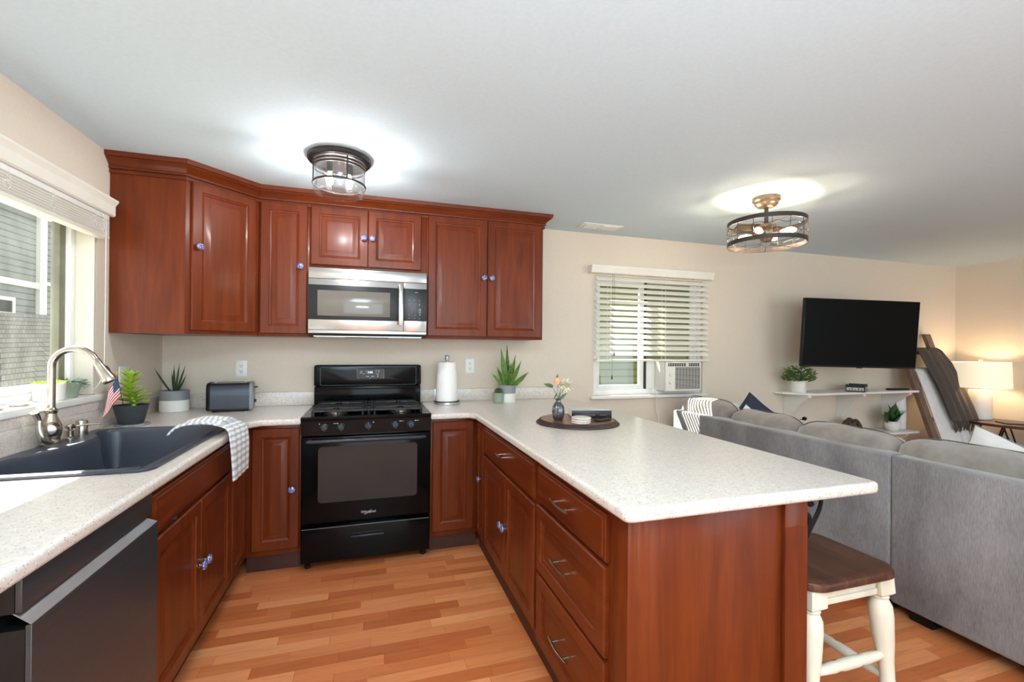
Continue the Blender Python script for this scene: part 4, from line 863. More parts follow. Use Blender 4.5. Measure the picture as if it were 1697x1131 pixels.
# ------------------------------------------------------------------ ceiling vent
t = thing('ceiling_vent', 'white louvred air vent in the ceiling near the back wall', 'vent', (3.12, -0.17, H))
MB().box(2.95, 3.31, -0.255, -0.095, H-0.006, H-0.0005, 0.002).build('frame', white, t)
mb = MB().box(2.985, 3.115, -0.235, -0.115, H-0.0072, H-0.0062); mb.build('opening', darkslot, t)
mb = MB()
for i in range(10): mb.box(2.985, 3.115, -0.233+0.012*i, -0.229+0.012*i, H-0.011, H-0.0074)
for i in range(10): mb.box(3.14, 3.28, -0.233+0.012*i, -0.225+0.012*i, H-0.011, H-0.0062)
mb.build('louvre', white, t)

# ------------------------------------------------------------------ flush mount light over the range
lx, ly = 1.135, -0.945
t = thing('flush_ceiling_light', 'dark bronze flush light with clear glass cylinder above the range area', 'ceiling light', (lx, ly, H))
MB().lathe([(0.158, 0), (0.163, -0.004), (0.163, -0.022), (0.156, -0.030), (0.135, -0.032), (0.0, -0.032)], (lx, ly, H-0.0005), 'z', 48).build('canopy', canopym, t)
mb = MB()
for z in (H-0.045, H-0.062): mb.tube([(lx+0.131*math.cos(a), ly+0.131*math.sin(a), z) for a in [2*PI*k/48 for k in range(48)]], 0.004, 6, closed=True, flat=1.4)
mb.tube([(lx+0.135*math.cos(a), ly+0.135*math.sin(a), H-0.150) for a in [2*PI*k/48 for k in range(48)]], 0.0035, 6, closed=True, flat=1.8)
for k in range(4):
    a = R(20+90*k); mb.tube([(lx+0.135*math.cos(a), ly+0.135*math.sin(a), H-0.030), (lx+0.135*math.cos(a), ly+0.135*math.sin(a), H-0.152)], 0.004, 6)
mb.build('cage', canopym, t)
MB().lathe([(0.127, H-0.034), (0.128, H-0.19), (0.122, H-0.200), (0.0, H-0.204)], (lx, ly, 0), 'z', 48).build('glass_shade', glass, t, solid=0.003)
for a in (R(10), R(190)):
    bx_, by2 = lx+0.05*math.cos(a), ly+0.05*math.sin(a)
    s_ = MB().lathe([(0.018, H-0.033), (0.018, H-0.082), (0.014, H-0.086), (0, H-0.086)], (bx_, by2, 0), 'z', 16).build('socket', canopym, t)
    MB().lathe([(0.008, H-0.086), (0.012, H-0.10), (0.018, H-0.125), (0.017, H-0.145), (0.008, H-0.158), (0, H-0.16)], (bx_, by2, 0), 'z', 16).build('bulb', bulb_w, s_, label='lit clear bulb')
    light('flush_light_bulb', 'POINT', (bx_, by2, H-0.168), 7, (1.0, 0.96, 1.0), radius=0.02)

# ------------------------------------------------------------------ caged fan light
cx_, cy_ = 3.835, -1.182
t = thing('caged_ceiling_light', 'round drum cage ceiling light with glowing bulbs over the living room', 'ceiling light', (cx_, cy_, H))
MB().lathe([(0.085, 0), (0.085, -0.022), (0.072, -0.030), (0.072, -0.045), (0.055, -0.062), (0.030, -0.068), (0, -0.068)], (cx_, cy_, H-0.0005), 'z', 32).build('canopy', antique, t)
MB().lathe([(0.013, H-0.066), (0.013, 2.185)], (cx_, cy_, 0), 'z', 16).build('stem', irond, t)
MB().lathe([(0, 2.19), (0.06, 2.185), (0.062, 2.165), (0.045, 2.15), (0.045, 2.10), (0.03, 2.075), (0, 2.07)], (cx_, cy_, 0), 'z', 32).build('motor_hub', antique, t)
rD = 0.238
for z in (2.196, 2.062):
    mb = MB(); mb.loops([[(cx_+r*math.cos(a), cy_+r*math.sin(a), zz) for a in [2*PI*k/64 for k in range(64)]] for r, zz in ((rD, z-0.014), (rD, z+0.014), (rD-0.004, z+0.014), (rD-0.004, z-0.014))], wrap=True); mb.build('ring', irond, t)
mb = MB()
for k in range(14):
    a = 2*PI*k/14; mb.tube([(cx_+(rD-0.002)*math.cos(a), cy_+(rD-0.002)*math.sin(a), 2.056), (cx_+(rD-0.002)*math.cos(a), cy_+(rD-0.002)*math.sin(a), 2.205)], 0.0022, 6)
for z in (2.105, 2.150): mb.tube([(cx_+rD*math.cos(a), cy_+rD*math.sin(a), z+0.006*math.sin(a*14)) for a in [2*PI*k/84 for k in range(84)]], 0.0018, 5, closed=True)
for k in range(8):
    a = 2*PI*k/8; mb.tube([(cx_+0.03*math.cos(a), cy_+0.03*math.sin(a), 2.056), (cx_+(rD-0.003)*math.cos(a), cy_+(rD-0.003)*math.sin(a), 2.056)], 0.0018, 5)
mb.build('wire_cage', irond, t)
for k in range(4):
    a = R(25+90*k); dv_ = Vector((math.cos(a), math.sin(a), 0)); o_ = Vector((cx_, cy_, 2.125))
    mb = MB(); tb(mb, [(0.013, 0.04), (0.013, 0.085), (0, 0.086)], o_, dv_, 14); s_ = mb.build('socket', antique, t)
    mb = MB(); tb(mb, [(0.009, 0.087), (0.014, 0.10), (0.021, 0.13), (0.020, 0.155), (0.010, 0.175), (0, 0.178)], o_, dv_, 16); mb.build('bulb', bulb_y, s_, label='lit amber bulb')
    light('caged_light_bulb', 'POINT', tuple(o_+dv_*0.195), 2.0, (1, 0.82, 0.6), radius=0.02)
    a = R(70+90*k); mb = MB(); mb.loops([[(cx_+math.cos(a)*r-math.sin(a)*w_, cy_+math.sin(a)*r+math.cos(a)*w_, 2.172+0.012*(1 if w_ > 0 else -1)*1+zz) for w_, zz in ((-0.03, 0), (0.03, 0), (0.03, 0.003), (-0.03, 0.003))] for r in (0.05, 0.14, 0.2)]); mb.build('blade', irond, t)

# ------------------------------------------------------------------ soft goods and plant helpers
def cushion(mb, cx, cy, cz, w_, h_, t_, M=None, corner=0.12, n=18, wrinkle=0.006, seed=0, pw=0.5, dome=0.0):
    """local x width, z height, y thickness"""
    rnd = random.Random(seed); ph = [rnd.uniform(0, 6) for _ in range(4)]
    old = mb.M; mb.M = (M if M is not None else Matrix.Identity(4))
    for sgn in (-1, 1):
        def fn(u, v, sgn=sgn):
            a, b = 2*u-1, 2*v-1; d = max(0, (1-a**4)*(1-b**4))**pw
            ex = 1-corner*(b*b)*(1-a*a)*0.0-corner*0.5*(1-b*b)*abs(a)**3*0.6; ez = (1-corner*0.5*(1-a*a)*abs(b)**3*0.8) if not dome else 1-dome*abs(a)**5
            wr = wrinkle*math.sin(7*a+ph[0]+3*b)*math.sin(5*b+ph[1])*d
            return (cx+a*w_/2*ex, cy+sgn*(t_/2*d)+wr, cz+b*h_/2*ez+wrinkle*math.sin(6*a+ph[2])*abs(b)*0.5)
        mb.grid(fn, n, n); 
    mb.M = old
def piping(mb, cx, cy, cz, w_, h_, M=None, corner=0.12, r=0.004, wrinkle=0.0, dome=0.0):
    old = mb.M; mb.M = M if M is not None else Matrix.Identity(4); pts = []
    for a, b in [(-1+k/12, -1) for k in range(24)]+[(1, -1+k/12) for k in range(24)]+[(1-k/12, 1) for k in range(24)]+[(-1, 1-k/12) for k in range(24)]:
        ex = 1-corner*0.5*(1-b*b)*abs(a)**3*0.6; ez = (1-corner*0.5*(1-a*a)*abs(b)**3*0.8) if not dome else 1-dome*abs(a)**5
        pts.append((cx+a*w_/2*ex, cy, cz+b*h_/2*ez))
    mb.tube(pts, r, 6, closed=True); mb.M = old
def blade(mb, base, d, ln, wd, bend=0.3, th=0.002, n=8, sharp=0.6, cup=0.2, roll_=0.0, face=None):
    """pointed leaf from base along d bending down; a closed thin solid"""
    d = Vector(d).normalized(); side = d.cross(Vector((0, 0, 1)))
    if side.length < 0.05: side = Vector((math.cos(roll_), math.sin(roll_), 0))
    if face is not None: side = Vector(face)-d*Vector(face).dot(d)
    side.normalize(); side = Matrix.Rotation(roll_, 3, d) @ side; p = Vector(base); cur = d.copy(); lps = []
    for i in range(n+1):
        s = i/n; w_ = wd*(math.sin(PI*min(1, (s*0.85+0.15)))**sharp)*(1-s**4)+0.0004; nrm_ = side.cross(cur).normalized()
        lps.append([tuple(p-side*w_/2+nrm_*cup*w_*0.5), tuple(p+nrm_*-th/2), tuple(p+side*w_/2+nrm_*cup*w_*0.5), tuple(p+nrm_*th/2)])
        cur = (cur+Vector((d.x*0.3, d.y*0.3, -1))*bend/n).normalized(); side = (side-cur*side.dot(cur)).normalized(); p = p+cur*ln/n
    mb.loops(lps)
def two_tone_pot(t, c, r, h, split, rt=None):
    rt = rt or r; z0 = c[2]
    MB().lathe([(r*0.97, z0), (r, z0+0.004), (r, z0+h*split)], (c[0], c[1], 0), 'z', 36).build('pot', ceramic, t, label='white lower half of the pot')
    MB().lathe([(r, z0+h*split+0.0003), (rt, z0+h-0.003), (rt-0.003, z0+h), (rt-0.008, z0+h-0.003), (rt-0.009, z0+h-0.018), (0, z0+h-0.018)], (c[0], c[1], 0), 'z', 36).build('pot_band', greyc, t, label='grey upper band of the pot')
    MB().lathe([(rt-0.010, z0+h-0.0175), (rt*0.5, z0+h-0.012), (0, z0+h-0.011)], (c[0], c[1], 0), 'z', 24).build('soil', soil, t)
CT = ZW1+0.0008

# ------------------------------------------------------------------ things on the left worktop
t = thing('potted_plant', 'thin spiky dark plant in a round grey and white pot in the counter corner', 'plant', (0.09, -0.105, CT), 'potted plants')
c = (0.088, -0.105, CT); two_tone_pot(t, c, 0.081, 0.136, 0.54)
mb = MB()
for dx, dy, dz, ln, b in ((-0.75, 0.1, 1.0, 0.17, -0.25), (-0.06, 0.1, 1, 0.16, 0), (0.12, 0, 1, 0.175, 0.0), (0.34, -0.1, 1, 0.17, -0.1), (0.02, -0.2, 1, 0.13, 0), (0.45, 0.2, 1, 0.11, -0.2), (-0.18, 0.2, 1, 0.12, 0), (0.2, 0.3, 1, 0.10, 0)):
    blade(mb, (c[0]+dx*0.03, c[1]+dy*0.03, CT+0.124), (dx, dy, dz), ln*1.12, 0.012, b, 0.006, cup=0.1, face=(1, 0.2, 0))
mb.build('leaves', leaf_dark, t)

px_, py_ = 0.085, -0.655
t = thing('coaster', 'round grey-green marbled coaster under the charcoal plant pot', 'coaster', (px_, py_, CT))
MB().lathe([(0.074, CT), (0.077, CT+0.003), (0.075, CT+0.008), (0, CT+0.008)], (px_+0.006, py_, 0), 'z', 32).build('disc', noisy('marbled_slate', srgb(60, 66, 68), srgb(168, 172, 172), 12, 0.4), t)
z0 = CT+0.0085
t = thing('potted_plant', 'bright lime green succulent in a charcoal pot beside the sink', 'plant', (px_, py_, z0), 'potted plants')
MB().lathe([(0.050, z0), (0.054, z0+0.004), (0.076, z0+0.095), (0.078, z0+0.10), (0.074, z0+0.10), (0.070, z0+0.085), (0, z0+0.085)], (px_, py_, 0), 'z', 32).build('pot', darkpot, t)
MB().lathe([(0.0695, z0+0.0855), (0.03, z0+0.089), (0, z0+0.09)], (px_, py_, 0), 'z', 20).build('soil', soil, t)
zz_ = 0.0
stem = crom([(px_+0.012, py_, z0+0.088), (px_+0.008, py_, z0+0.13), (px_-0.008, py_, z0+0.17), (px_-0.004, py_, z0+0.22), (px_-0.004, py_, z0+0.25)], 5)
mb = MB(); mb.tube(stem, 0.008, 8, rr=[0.011-0.006*i/len(stem) for i in range(len(stem))]); mb.build('stem', leaf_lime, t)
mb = MB(); rnd = random.Random(5)
for i in range(44):
    s = 0.10+0.90*i/43; p = stem[min(len(stem)-1, int(s*(len(stem)-1)))]; a = i*2.4
    el = 0.35+0.9*s*s; ln = (0.088 if i % 3 else 0.072)*(1.05-0.4*s)
    blade(mb, p, (math.cos(a), math.sin(a), el), ln, 0.027*(1.1-0.3*s), 0.1, 0.006, cup=0.35, n=6, sharp=0.5)
blade(mb, (px_, py_, z0+0.245), (0.0, 0, 1), 0.05, 0.016, 0, 0.004, cup=0.3)
mb.build('leaves', leaf_lime, t)
# flag
t = thing('small_flag', 'small red white and blue striped flag on a stick in the charcoal pot', 'flag', (px_-0.03, py_-0.02, z0+0.08))
b0, b1 = Vector((px_-0.018, py_-0.035, z0+0.0915)), Vector((px_-0.040, py_-0.055, z0+0.262))
MB().tube([b0, b1], 0.0016, 8).build('stick', blackp, t)
MB().lathe([(0.0022, 0), (0.004, 0.006), (0.0035, 0.012), (0, 0.02)], tuple(b1), 'z', 12).build('stick_tip', gold, t)
mb = MB(); axis_ = (b0-b1); nU, nV = 24, 13
def flag_pt(u, v):                       # u away from the stick, v along it
    top = b1+axis_*0.06; p = top+axis_*(0.60*v); dirn = Vector((-0.25, -0.75, -0.55)).normalized()
    q = p+dirn*(0.125*u)+Vector((0.6, -0.3, 0))*(0.010*math.sin(u*8+v*2)*u)
    q.z -= 0.055*u*u*(1-v*0.5); q -= axis_*0.0; q.y += 0.055*u*(1-v)
    return tuple(q)
for i in range(nU):
    for j in range(nV):
        mb.cm = 2 if (i < 9 and j < 7) else (0 if j % 2 == 0 else 1)
        mb.add([flag_pt(i/nU, j/nV), flag_pt((i+1)/nU, j/nV), flag_pt((i+1)/nU, (j+1)/nV), flag_pt(i/nU, (j+1)/nV)], [(0, 1, 2, 3)])
mb.cm = 1
for i in range(1, 5):
    for j in range(1, 6):
        q = Vector(flag_pt(i*1.9/nU*0.95, j*1.17/nV)); 
        for s in (1, -1): mb.add([tuple(q+Vector((0.0012*s, 0, 0))+Vector((0, 0.0016*math.cos(k*1.26), 0.0016*math.sin(k*1.26)))) for k in range(5)], [(0, 1, 2, 3, 4)])
mb.build('cloth', [red_m, flagw, blue_m], t, smooth=60)

# toaster
t = thing('toaster', 'slate grey two-slice toaster on the left worktop', 'toaster', (0.44, -0.16, CT))
tx0, tx1, ty0, ty1, tz0, tz1 = 0.318, 0.535, -0.235, -0.085, CT+0.010, CT+0.186
mb = MB(); mb.loops([[(x, a, b) for a, b in [(ty0-0.006, tz0+0.012), (ty0-0.004, tz0+0.09), (ty0+0.002, tz1-0.02), (ty0+0.012, tz1-0.006), (ty0+0.024, tz1), (ty1-0.024, tz1), (ty1-0.012, tz1-0.006), (ty1-0.002, tz1-0.02), (ty1+0.004, tz0+0.09), (ty1+0.006, tz0+0.012)]] for x in (tx0, tx1)]); mb.build('shell', toastm, t, smooth=50)
def cap_(x0, x1, nm, m_, gr=0.004):
    mb = MB(); prof = [(ty0-0.009, tz0+0.002), (ty0-0.008, tz0+0.09), (ty0-0.003, tz1-0.02), (ty0+0.009, tz1-0.001), (ty0+0.024, tz1+gr), (ty1-0.024, tz1+gr), (ty1-0.009, tz1-0.001), (ty1+0.003, tz1-0.02), (ty1+0.008, tz0+0.09), (ty1+0.009, tz0+0.002)]
    cen = ((ty0+ty1)/2, (tz0+tz1)/2); lo = lambda k: [(cen[0]+(a-cen[0])*k, cen[1]+(b-cen[1])*k) for a, b in prof]
    xs = (x0, x0+(x1-x0)*0.6, x1); mb.loops([[(x, a, b) for a, b in lo(k)] for x, k in zip(xs, (1, 0.99, 0.90))]); return mb.build(nm, m_, t, smooth=50)
cap_(tx0-0.0005, tx0-0.022, 'end_cap', blackp); cap_(tx1+0.0005, tx1+0.024, 'end_cap', noisy('grey_plastic', srgb(120, 122, 122), srgb(132, 134, 134), 10, 0.4))
MB().box(tx0+0.005, tx1-0.005, ty0-0.008, ty1+0.008, tz0, tz0+0.0115, 0.002).build('base', blackp, t)
mb = MB()
for y in (-0.185, -0.135): mb.box(tx0+0.03, tx1-0.03, y-0.012, y+0.012, tz1-0.004, tz1+0.0012)
mb.build('bread_slot', darkslot, t); MB().box(tx0+0.02, tx1-0.02, -0.2055, -0.1145, tz1-0.002, tz1+0.0006).build('slot_plate', steel_h, t)
MB().box(tx1+0.022, tx1+0.045, -0.175, -0.145, tz1-0.038, tz1-0.030, 0.002).build('lever', blackp, t)
MB().lathe([(0.011, 0), (0.010, 0.014), (0, 0.0145)], (tx1+0.0225, -0.16, tz0+0.05), 'x', 18).build('dial', blackp, t)
for x in (tx0+0.02, tx1-0.02):
    for y in (ty0+0.02, ty1-0.02): MB().lathe([(0.010, CT), (0.010, tz0-0.0003)], (x, y, 0), 'z', 12).build('foot', blackp, t)

t.rotation_euler = (0, 0, R(9))
# ------------------------------------------------------------------ things on the right worktop
hx, hy = 1.862, -0.135
t = thing('paper_towel_holder', 'steel paper towel holder standing right of the range', 'paper towel holder', (hx, hy, CT))
MB().lathe([(0.095, CT), (0.098, CT+0.003), (0.098, CT+0.018), (0.094, CT+0.022), (0, CT+0.022)], (hx, hy, 0), 'z', 40).build('base', steel, t)
MB().lathe([(0.0985, CT+0.018), (0.0985, CT+0.0235), (0.09, CT+0.0238)], (hx, hy, 0), 'z', 40).build('rim', blackp, t)
MB().lathe([(0.008, CT+0.022), (0.008, CT+0.325), (0.014, CT+0.328), (0.018, CT+0.345), (0.019, CT+0.362), (0.014, CT+0.368), (0, CT+0.370)], (hx, hy, 0), 'z', 20).build('post', steel, t)
MB().box(hx-0.094, hx-0.086, hy-0.008, hy+0.008, CT+0.022, CT+0.115, 0.002).build('tension_arm', steel, t)
t = thing('paper_towel_roll', 'white paper towel roll on the steel holder', 'paper towel', (hx, hy, CT+0.024))
MB().lathe([(0.02, CT+0.0245), (0.080, CT+0.0245), (0.0815, CT+0.030), (0.078, CT+0.20), (0.068, CT+0.315), (0.064, CT+0.318), (0.02, CT+0.318), (0.02, CT+0.0245)], (hx, hy, 0), 'z', 48).build('roll', papert, t, smooth=40)

c = (2.345, -0.125, CT)
t = thing('potted_plant', 'tall variegated snake plant in a grey and white pot by the back wall', 'plant', c, 'potted plants')
two_tone_pot(t, c, 0.066, 0.135, 0.52)
mb = MB(); me_ = MB()
for dx, dy, dz, ln, wd, ro in ((0.02, 0.1, 1, 0.335, 0.034, 0.3), (-0.16, 0.0, 1, 0.31, 0.034, -0.2), (0.24, 0.0, 1, 0.26, 0.034, 0.2), (0.45, -0.1, 1, 0.23, 0.03, 0.0), (-0.42, 0.1, 1, 0.17, 0.03, 0.1), (0.06, -0.25, 1, 0.20, 0.034, 0.0), (0.30, 0.2, 1, 0.19, 0.03, 0.3), (-0.75, 0.0, 0.8, 0.145, 0.026, 0.0), (1.05, 0.0, 0.85, 0.185, 0.034, 0.0), (-0.1, 0.3, 1, 0.22, 0.03, 0.0), (0.12, -0.3, 1, 0.15, 0.03, 0.4)):
    b_ = (c[0]+dx*0.035, c[1]+dy*0.04, CT+0.120)
    blade(mb, b_, (dx, dy, dz), ln, wd*1.25, 0.0, 0.004, n=10, sharp=0.45, cup=0.3, face=(1, 0.2+ro, 0))
    blade(me_, (b_[0]+0.0, b_[1]+0.003, b_[2]), (dx, dy, dz), ln*1.005, wd*1.42, 0.0, 0.002, n=10, sharp=0.45, cup=0.29, face=(1, 0.2+ro, 0))
mb.build('leaves', leaf_snake, t); me_.build('leaf_margins', leaf_edge, t)

c = (2.262, -0.165, CT)
t = thing('potted_cactus', 'tiny round cactus in a sage green pot beside the snake plant', 'cactus', c)
MB().lathe([(0.036, CT), (0.041, CT+0.006), (0.045, CT+0.072), (0.046, CT+0.079), (0.042, CT+0.079), (0.040, CT+0.066), (0, CT+0.066)], (c[0], c[1], 0), 'z', 32).build('pot', sage, t)
MB().lathe([(0.0, CT+0.0665), (0.024, CT+0.069), (0.030, CT+0.085), (0.027, CT+0.101), (0.014, CT+0.113), (0, CT+0.115)], (c[0], c[1], 0), 'z', 48, scal=lambda a, h: 0.09*math.cos(12*a)).build('cactus', leaf_dark, t)

# serving board with its things
bx_, by_ = 2.452, -1.185
t = thing('serving_board', 'round dark wooden serving board on the peninsula worktop', 'board', (bx_, by_, CT))
MB().lathe([(0.236, CT), (0.239, CT+0.002), (0.238, CT+0.006), (0.218, CT+0.0218), (0.214, CT+0.0228), (0.210, CT+0.0228)], (bx_, by_, 0), 'z', 64).build('rim', tray_rim, t)
MB().lathe([(0.0, CT+0.0229), (0.2095, CT+0.0229), (0.2098, CT+0.0220), (0.0, CT+0.0210)], (bx_, by_, 0), 'z', 64).build('board_face', traym, t)
BT = CT+0.0236
vx, vy = 2.325, -1.20
t = thing('bud_vase', 'small ribbed smoky glass vase on the serving board', 'vase', (vx, vy, BT))
MB().lathe([(0.020, BT), (0.027, BT+0.006), (0.033, BT+0.03), (0.034, BT+0.05), (0.031, BT+0.075), (0.022, BT+0.094), (0.0135, BT+0.102), (0.0125, BT+0.114), (0.0175, BT+0.118), (0.0165, BT+0.1195), (0.0105, BT+0.114)], (vx, vy, 0), 'z', 60, scal=lambda a, h: 0.05*math.cos(10*a)).build('glass_body', smoke, t, solid=0.002)
t = thing('flower_sprig', 'sprig of cream and peach flowers with sage leaves in the smoky vase', 'flowers', (vx, vy, BT+0.01))
T_ = Vector((vx, vy, BT+0.112))
mb = MB()
ends = {'a': T_+Vector((-0.045, 0.0, 0.085)), 'b': T_+Vector((-0.012, -0.01, 0.105)), 'c': T_+Vector((0.05, 0.0, 0.085)), 'd': T_+Vector((0.02, -0.01, 0.09))}
for k, e_ in ends.items(): mb.tube(crom([(vx, vy, BT+0.012), tuple(T_), tuple((T_+e_)/2+Vector((0, 0, 0.008))), tuple(e_)], 5), 0.0017, 6)
mb.build('stems', leaf_sage, t)
mb = MB()
blade(mb, T_+Vector((-0.035, 0, 0.075)), (-0.85, -0.05, 0.42), 0.062, 0.030, 0.2, 0.002, cup=0.1, sharp=0.7, roll_=0.8)
blade(mb, T_+Vector((-0.012, 0, 0.10)), (0.15, 0.0, 1), 0.055, 0.024, 0.1, 0.002, cup=0.1, sharp=0.7, roll_=0.3)
blade(mb, T_+Vector((-0.008, 0, 0.04)), (-0.5, 0, -0.85), 0.045, 0.016, 0.1, 0.002, cup=0.1, sharp=0.7, roll_=0.9)
blade(mb, T_+Vector((0.008, 0, 0.005)), (0.7, -0.1, 0.65), 0.060, 0.020, 0.1, 0.002, cup=0.1, sharp=0.6, roll_=0.9)
blade(mb, T_+Vector((-0.002, 0, 0.0)), (0.25, -0.1, 1), 0.050, 0.016, 0.1, 0.002, cup=0.1, sharp=0.6, roll_=0.2)
mb.build('leaves', leaf_sage, t)
mb = MB(); q = ends['b']; mb.lathe([(0.0, -0.018), (0.012, -0.016), (0.0175, -0.002), (0.016, 0.012), (0.008, 0.022), (0, 0.024)], tuple(q), 'z', 20, scal=lambda a, h: 0.05*math.cos(5*a)); mb.build('bud', petal_o, t, label='closed peach bud')
mb = MB(); rnd = random.Random(3)
for q, r_, n_ in ((ends['c'], 0.050, 70), (ends['d'], 0.040, 50)):
    for i in range(n_):
        th_ = math.acos(1-2*(i+0.5)/n_); ph_ = i*2.4; d_ = (math.sin(th_)*math.cos(ph_), math.sin(th_)*math.sin(ph_), math.cos(th_)*0.8+0.1)
        blade(mb, tuple(q), d_, r_*rnd.uniform(0.8, 1.15), 0.014, 0.4, 0.0012, n=4, cup=0.3)
mb.build('petals', petal_w, t)
def place(t, loc, rz=0, rx=0, ry=0):
    t.location = loc; t.rotation_euler = (R(rx), R(ry), R(rz)); return t
t = thing('book', 'thick black-spined book with pale cover on the serving board', 'book')
MB().box(-0.118, 0.118, -0.070, -0.0655, 0.0, 0.044, 0.002).box(-0.118, 0.118, -0.0655, 0.075, 0.0, 0.003, 0.001).build('spine', book_k, t)
MB().box(-0.118, 0.118, -0.0655, 0.075, 0.041, 0.044, 0.001).build('front_cover', book_w, t, label='pale grey front cover')
MB().box(-0.114, 0.114, -0.065, 0.071, 0.0032, 0.0408).build('pages', papert, t)
mb = MB()
for i in range(11): mb.box(-0.10+0.011*i, -0.094+0.011*i, -0.0706, -0.0702, 0.014, 0.022)
for i in range(6): mb.box(0.045+0.008*i, 0.050+0.008*i, -0.0706, -0.0702, 0.016, 0.020)
mb.build('spine_print', marks_d, t)
place(t, (2.56, -1.12, BT), -14)
# coasters
co = None
cpx, cpy = 2.405, -1.325
for i, lb in enumerate(('round marble coaster, bottom of the stack on the serving board', 'round marble coaster in the middle of the stack on the serving board', 'round marble coaster, topmost of the stack on the serving board')):
    t = thing('coaster', lb, 'coaster', (0, 0, 0), 'stacked marble coasters')
    MB().lathe([(0.050, 0), (0.053, 0.002), (0.053, 0.008), (0.051, 0.010), (0, 0.010)], (0, 0, 0), 'z', 40).build('disc', marble, t); t.location = (cpx+0.001*i, cpy-0.001*i, BT+0.0112*i)
t = thing('remote_control', 'small grey remote control lying at the edge of the serving board', 'remote control')
MB().box(-0.052, 0.052, -0.02, 0.02, 0, 0.012, 0.005).build('case', toastm, t)
mb = MB()
for i in range(5):
    for j in (-1, 1): mb.box(-0.035+0.016*i, -0.027+0.016*i, j*0.008-0.003, j*0.008+0.003, 0.0122, 0.0135, 0.0005)
mb.build('buttons', blackp, t); place(t, (2.560, -1.285, BT), 18)

# ------------------------------------------------------------------ left window sill
SZ = LW[2]+0.0145
c = (-0.075, -1.005, SZ)
t = thing('potted_succulent', 'cream round pot of yellow-green succulents on the left window sill', 'plant', c, 'sill plants')
MB().lathe([(0.050, SZ), (0.054, SZ+0.004), (0.055, SZ+0.078), (0.051, SZ+0.080), (0.049, SZ+0.066), (0, SZ+0.066)], (c[0], c[1], 0), 'z', 32).build('pot', ceramic, t)
mb = MB(); rnd = random.Random(2)
for i in range(60):
    a = i*2.4; r_ = 0.046*math.sqrt(i/60); blade(mb, (c[0]+r_*math.cos(a), c[1]+r_*math.sin(a), SZ+0.064), (math.cos(a)*0.6, math.sin(a)*0.6, 1), 0.030, 0.010, 0.2, 0.004, n=4, cup=0.2)
mb.build('leaves', leaf_lime, t)
c = (-0.070, -0.885, SZ)
t = thing('potted_succulent', 'green tapered pot with trailing pale succulents on the left window sill', 'plant', c, 'sill plants')
MB().lathe([(0.030, SZ), (0.034, SZ+0.004), (0.052, SZ+0.068), (0.053, SZ+0.074), (0.049, SZ+0.074), (0.046, SZ+0.060), (0, SZ+0.060)], (c[0], c[1], 0), 'z', 32).build('pot', sage, t)
mb = MB(); rnd = random.Random(4); m2 = MB()
for i in range(90):
    a = rnd.uniform(0, 6.28); r_ = 0.042*math.sqrt(rnd.random()); d_ = (math.cos(a)*0.9, math.sin(a)*0.9+0.5, rnd.uniform(0.0, 0.9))
    blade(m2 if i % 2 else mb, (c[0]+r_*math.cos(a)*0.7, c[1]+r_*math.sin(a)+0.03*rnd.random(), SZ+0.062+0.012*rnd.random()), d_, rnd.uniform(0.03, 0.05), 0.010, 0.5, 0.003, n=4, cup=0.2)
for i in range(24):
    q = rnd.random(); blade(m2, (c[0]+0.01*rnd.uniform(-1, 1), c[1]+0.05+0.07*q, SZ+0.062-0.02*q), (rnd.uniform(-1, 1)*0.6, rnd.uniform(0, 1), rnd.uniform(-0.2, 0.8)), 0.025, 0.009, 0.3, 0.003, n=4, cup=0.2)
mb.build('leaves', leaf_sage, t); m2.build('trailing_leaves', leaf_pale, t)
for lb, y in (('small round cream dish on the left window sill, nearest the camera', -1.335), ('small round cream dish on the left window sill behind the faucet', -1.195)):
    t = thing('dish', lb, 'dish', (-0.07, y, SZ), 'sill dishes'); MB().lathe([(0.022, SZ), (0.030, SZ+0.003), (0.043, SZ+0.012), (0.041, SZ+0.013), (0.028, SZ+0.006), (0, SZ+0.005)], (-0.07, y, 0), 'z', 32).build('bowl', marble, t)

# ------------------------------------------------------------------ bar stool
t = thing('bar_stool', 'counter stool with dark walnut seat and turned distressed cream legs', 'stool')
sw, sd, sh_ = 0.42, 0.36, 0.592             # local x = width, y = depth
def st_seat():
    mb = MB(); out = rrect(-sw/2, sw/2, -sd/2, sd/2, 0.07, 8); n = len(out); lps = []
    for ins, z in ((0.004, sh_-0.030), (0, sh_-0.026), (0, sh_-0.008), (0.003, sh_-0.003), (0.008, sh_), (0.03, sh_-0.001), (0.06, sh_-0.005), (0.10, sh_-0.009), (0.14, sh_-0.011)):
        lps.append([(p[0], p[1], z) for p in inset(out, ins)] if ins < 0.045 else [(p[0]*(1-ins/(sw/2)), p[1]*(1-ins/(sd/2)), z) for p in out])
    return mb.loops(lps)
st_seat().build('seat', stoolm, t, smooth=40)
TP = [(0.024, 0.0), (0.030, 0.03), (0.033, 0.10), (0.031, 0.15), (0.022, 0.17), (0.026, 0.185), (0.022, 0.20), (0.024, 0.26), (0.032, 0.34), (0.037, 0.42), (0.036, 0.455), (0.026, 0.480), (0.030, 0.487), (0.026, 0.494)]
lx_, ly_ = 0.155, 0.125
def leg_T(sx, sy):
    topc = Vector((sx*lx_, sy*ly_, sh_-0.031)); bot = Vector((sx*(lx_+0.035), sy*(ly_+0.035), 0)); d = (topc-bot)
    return bot, d
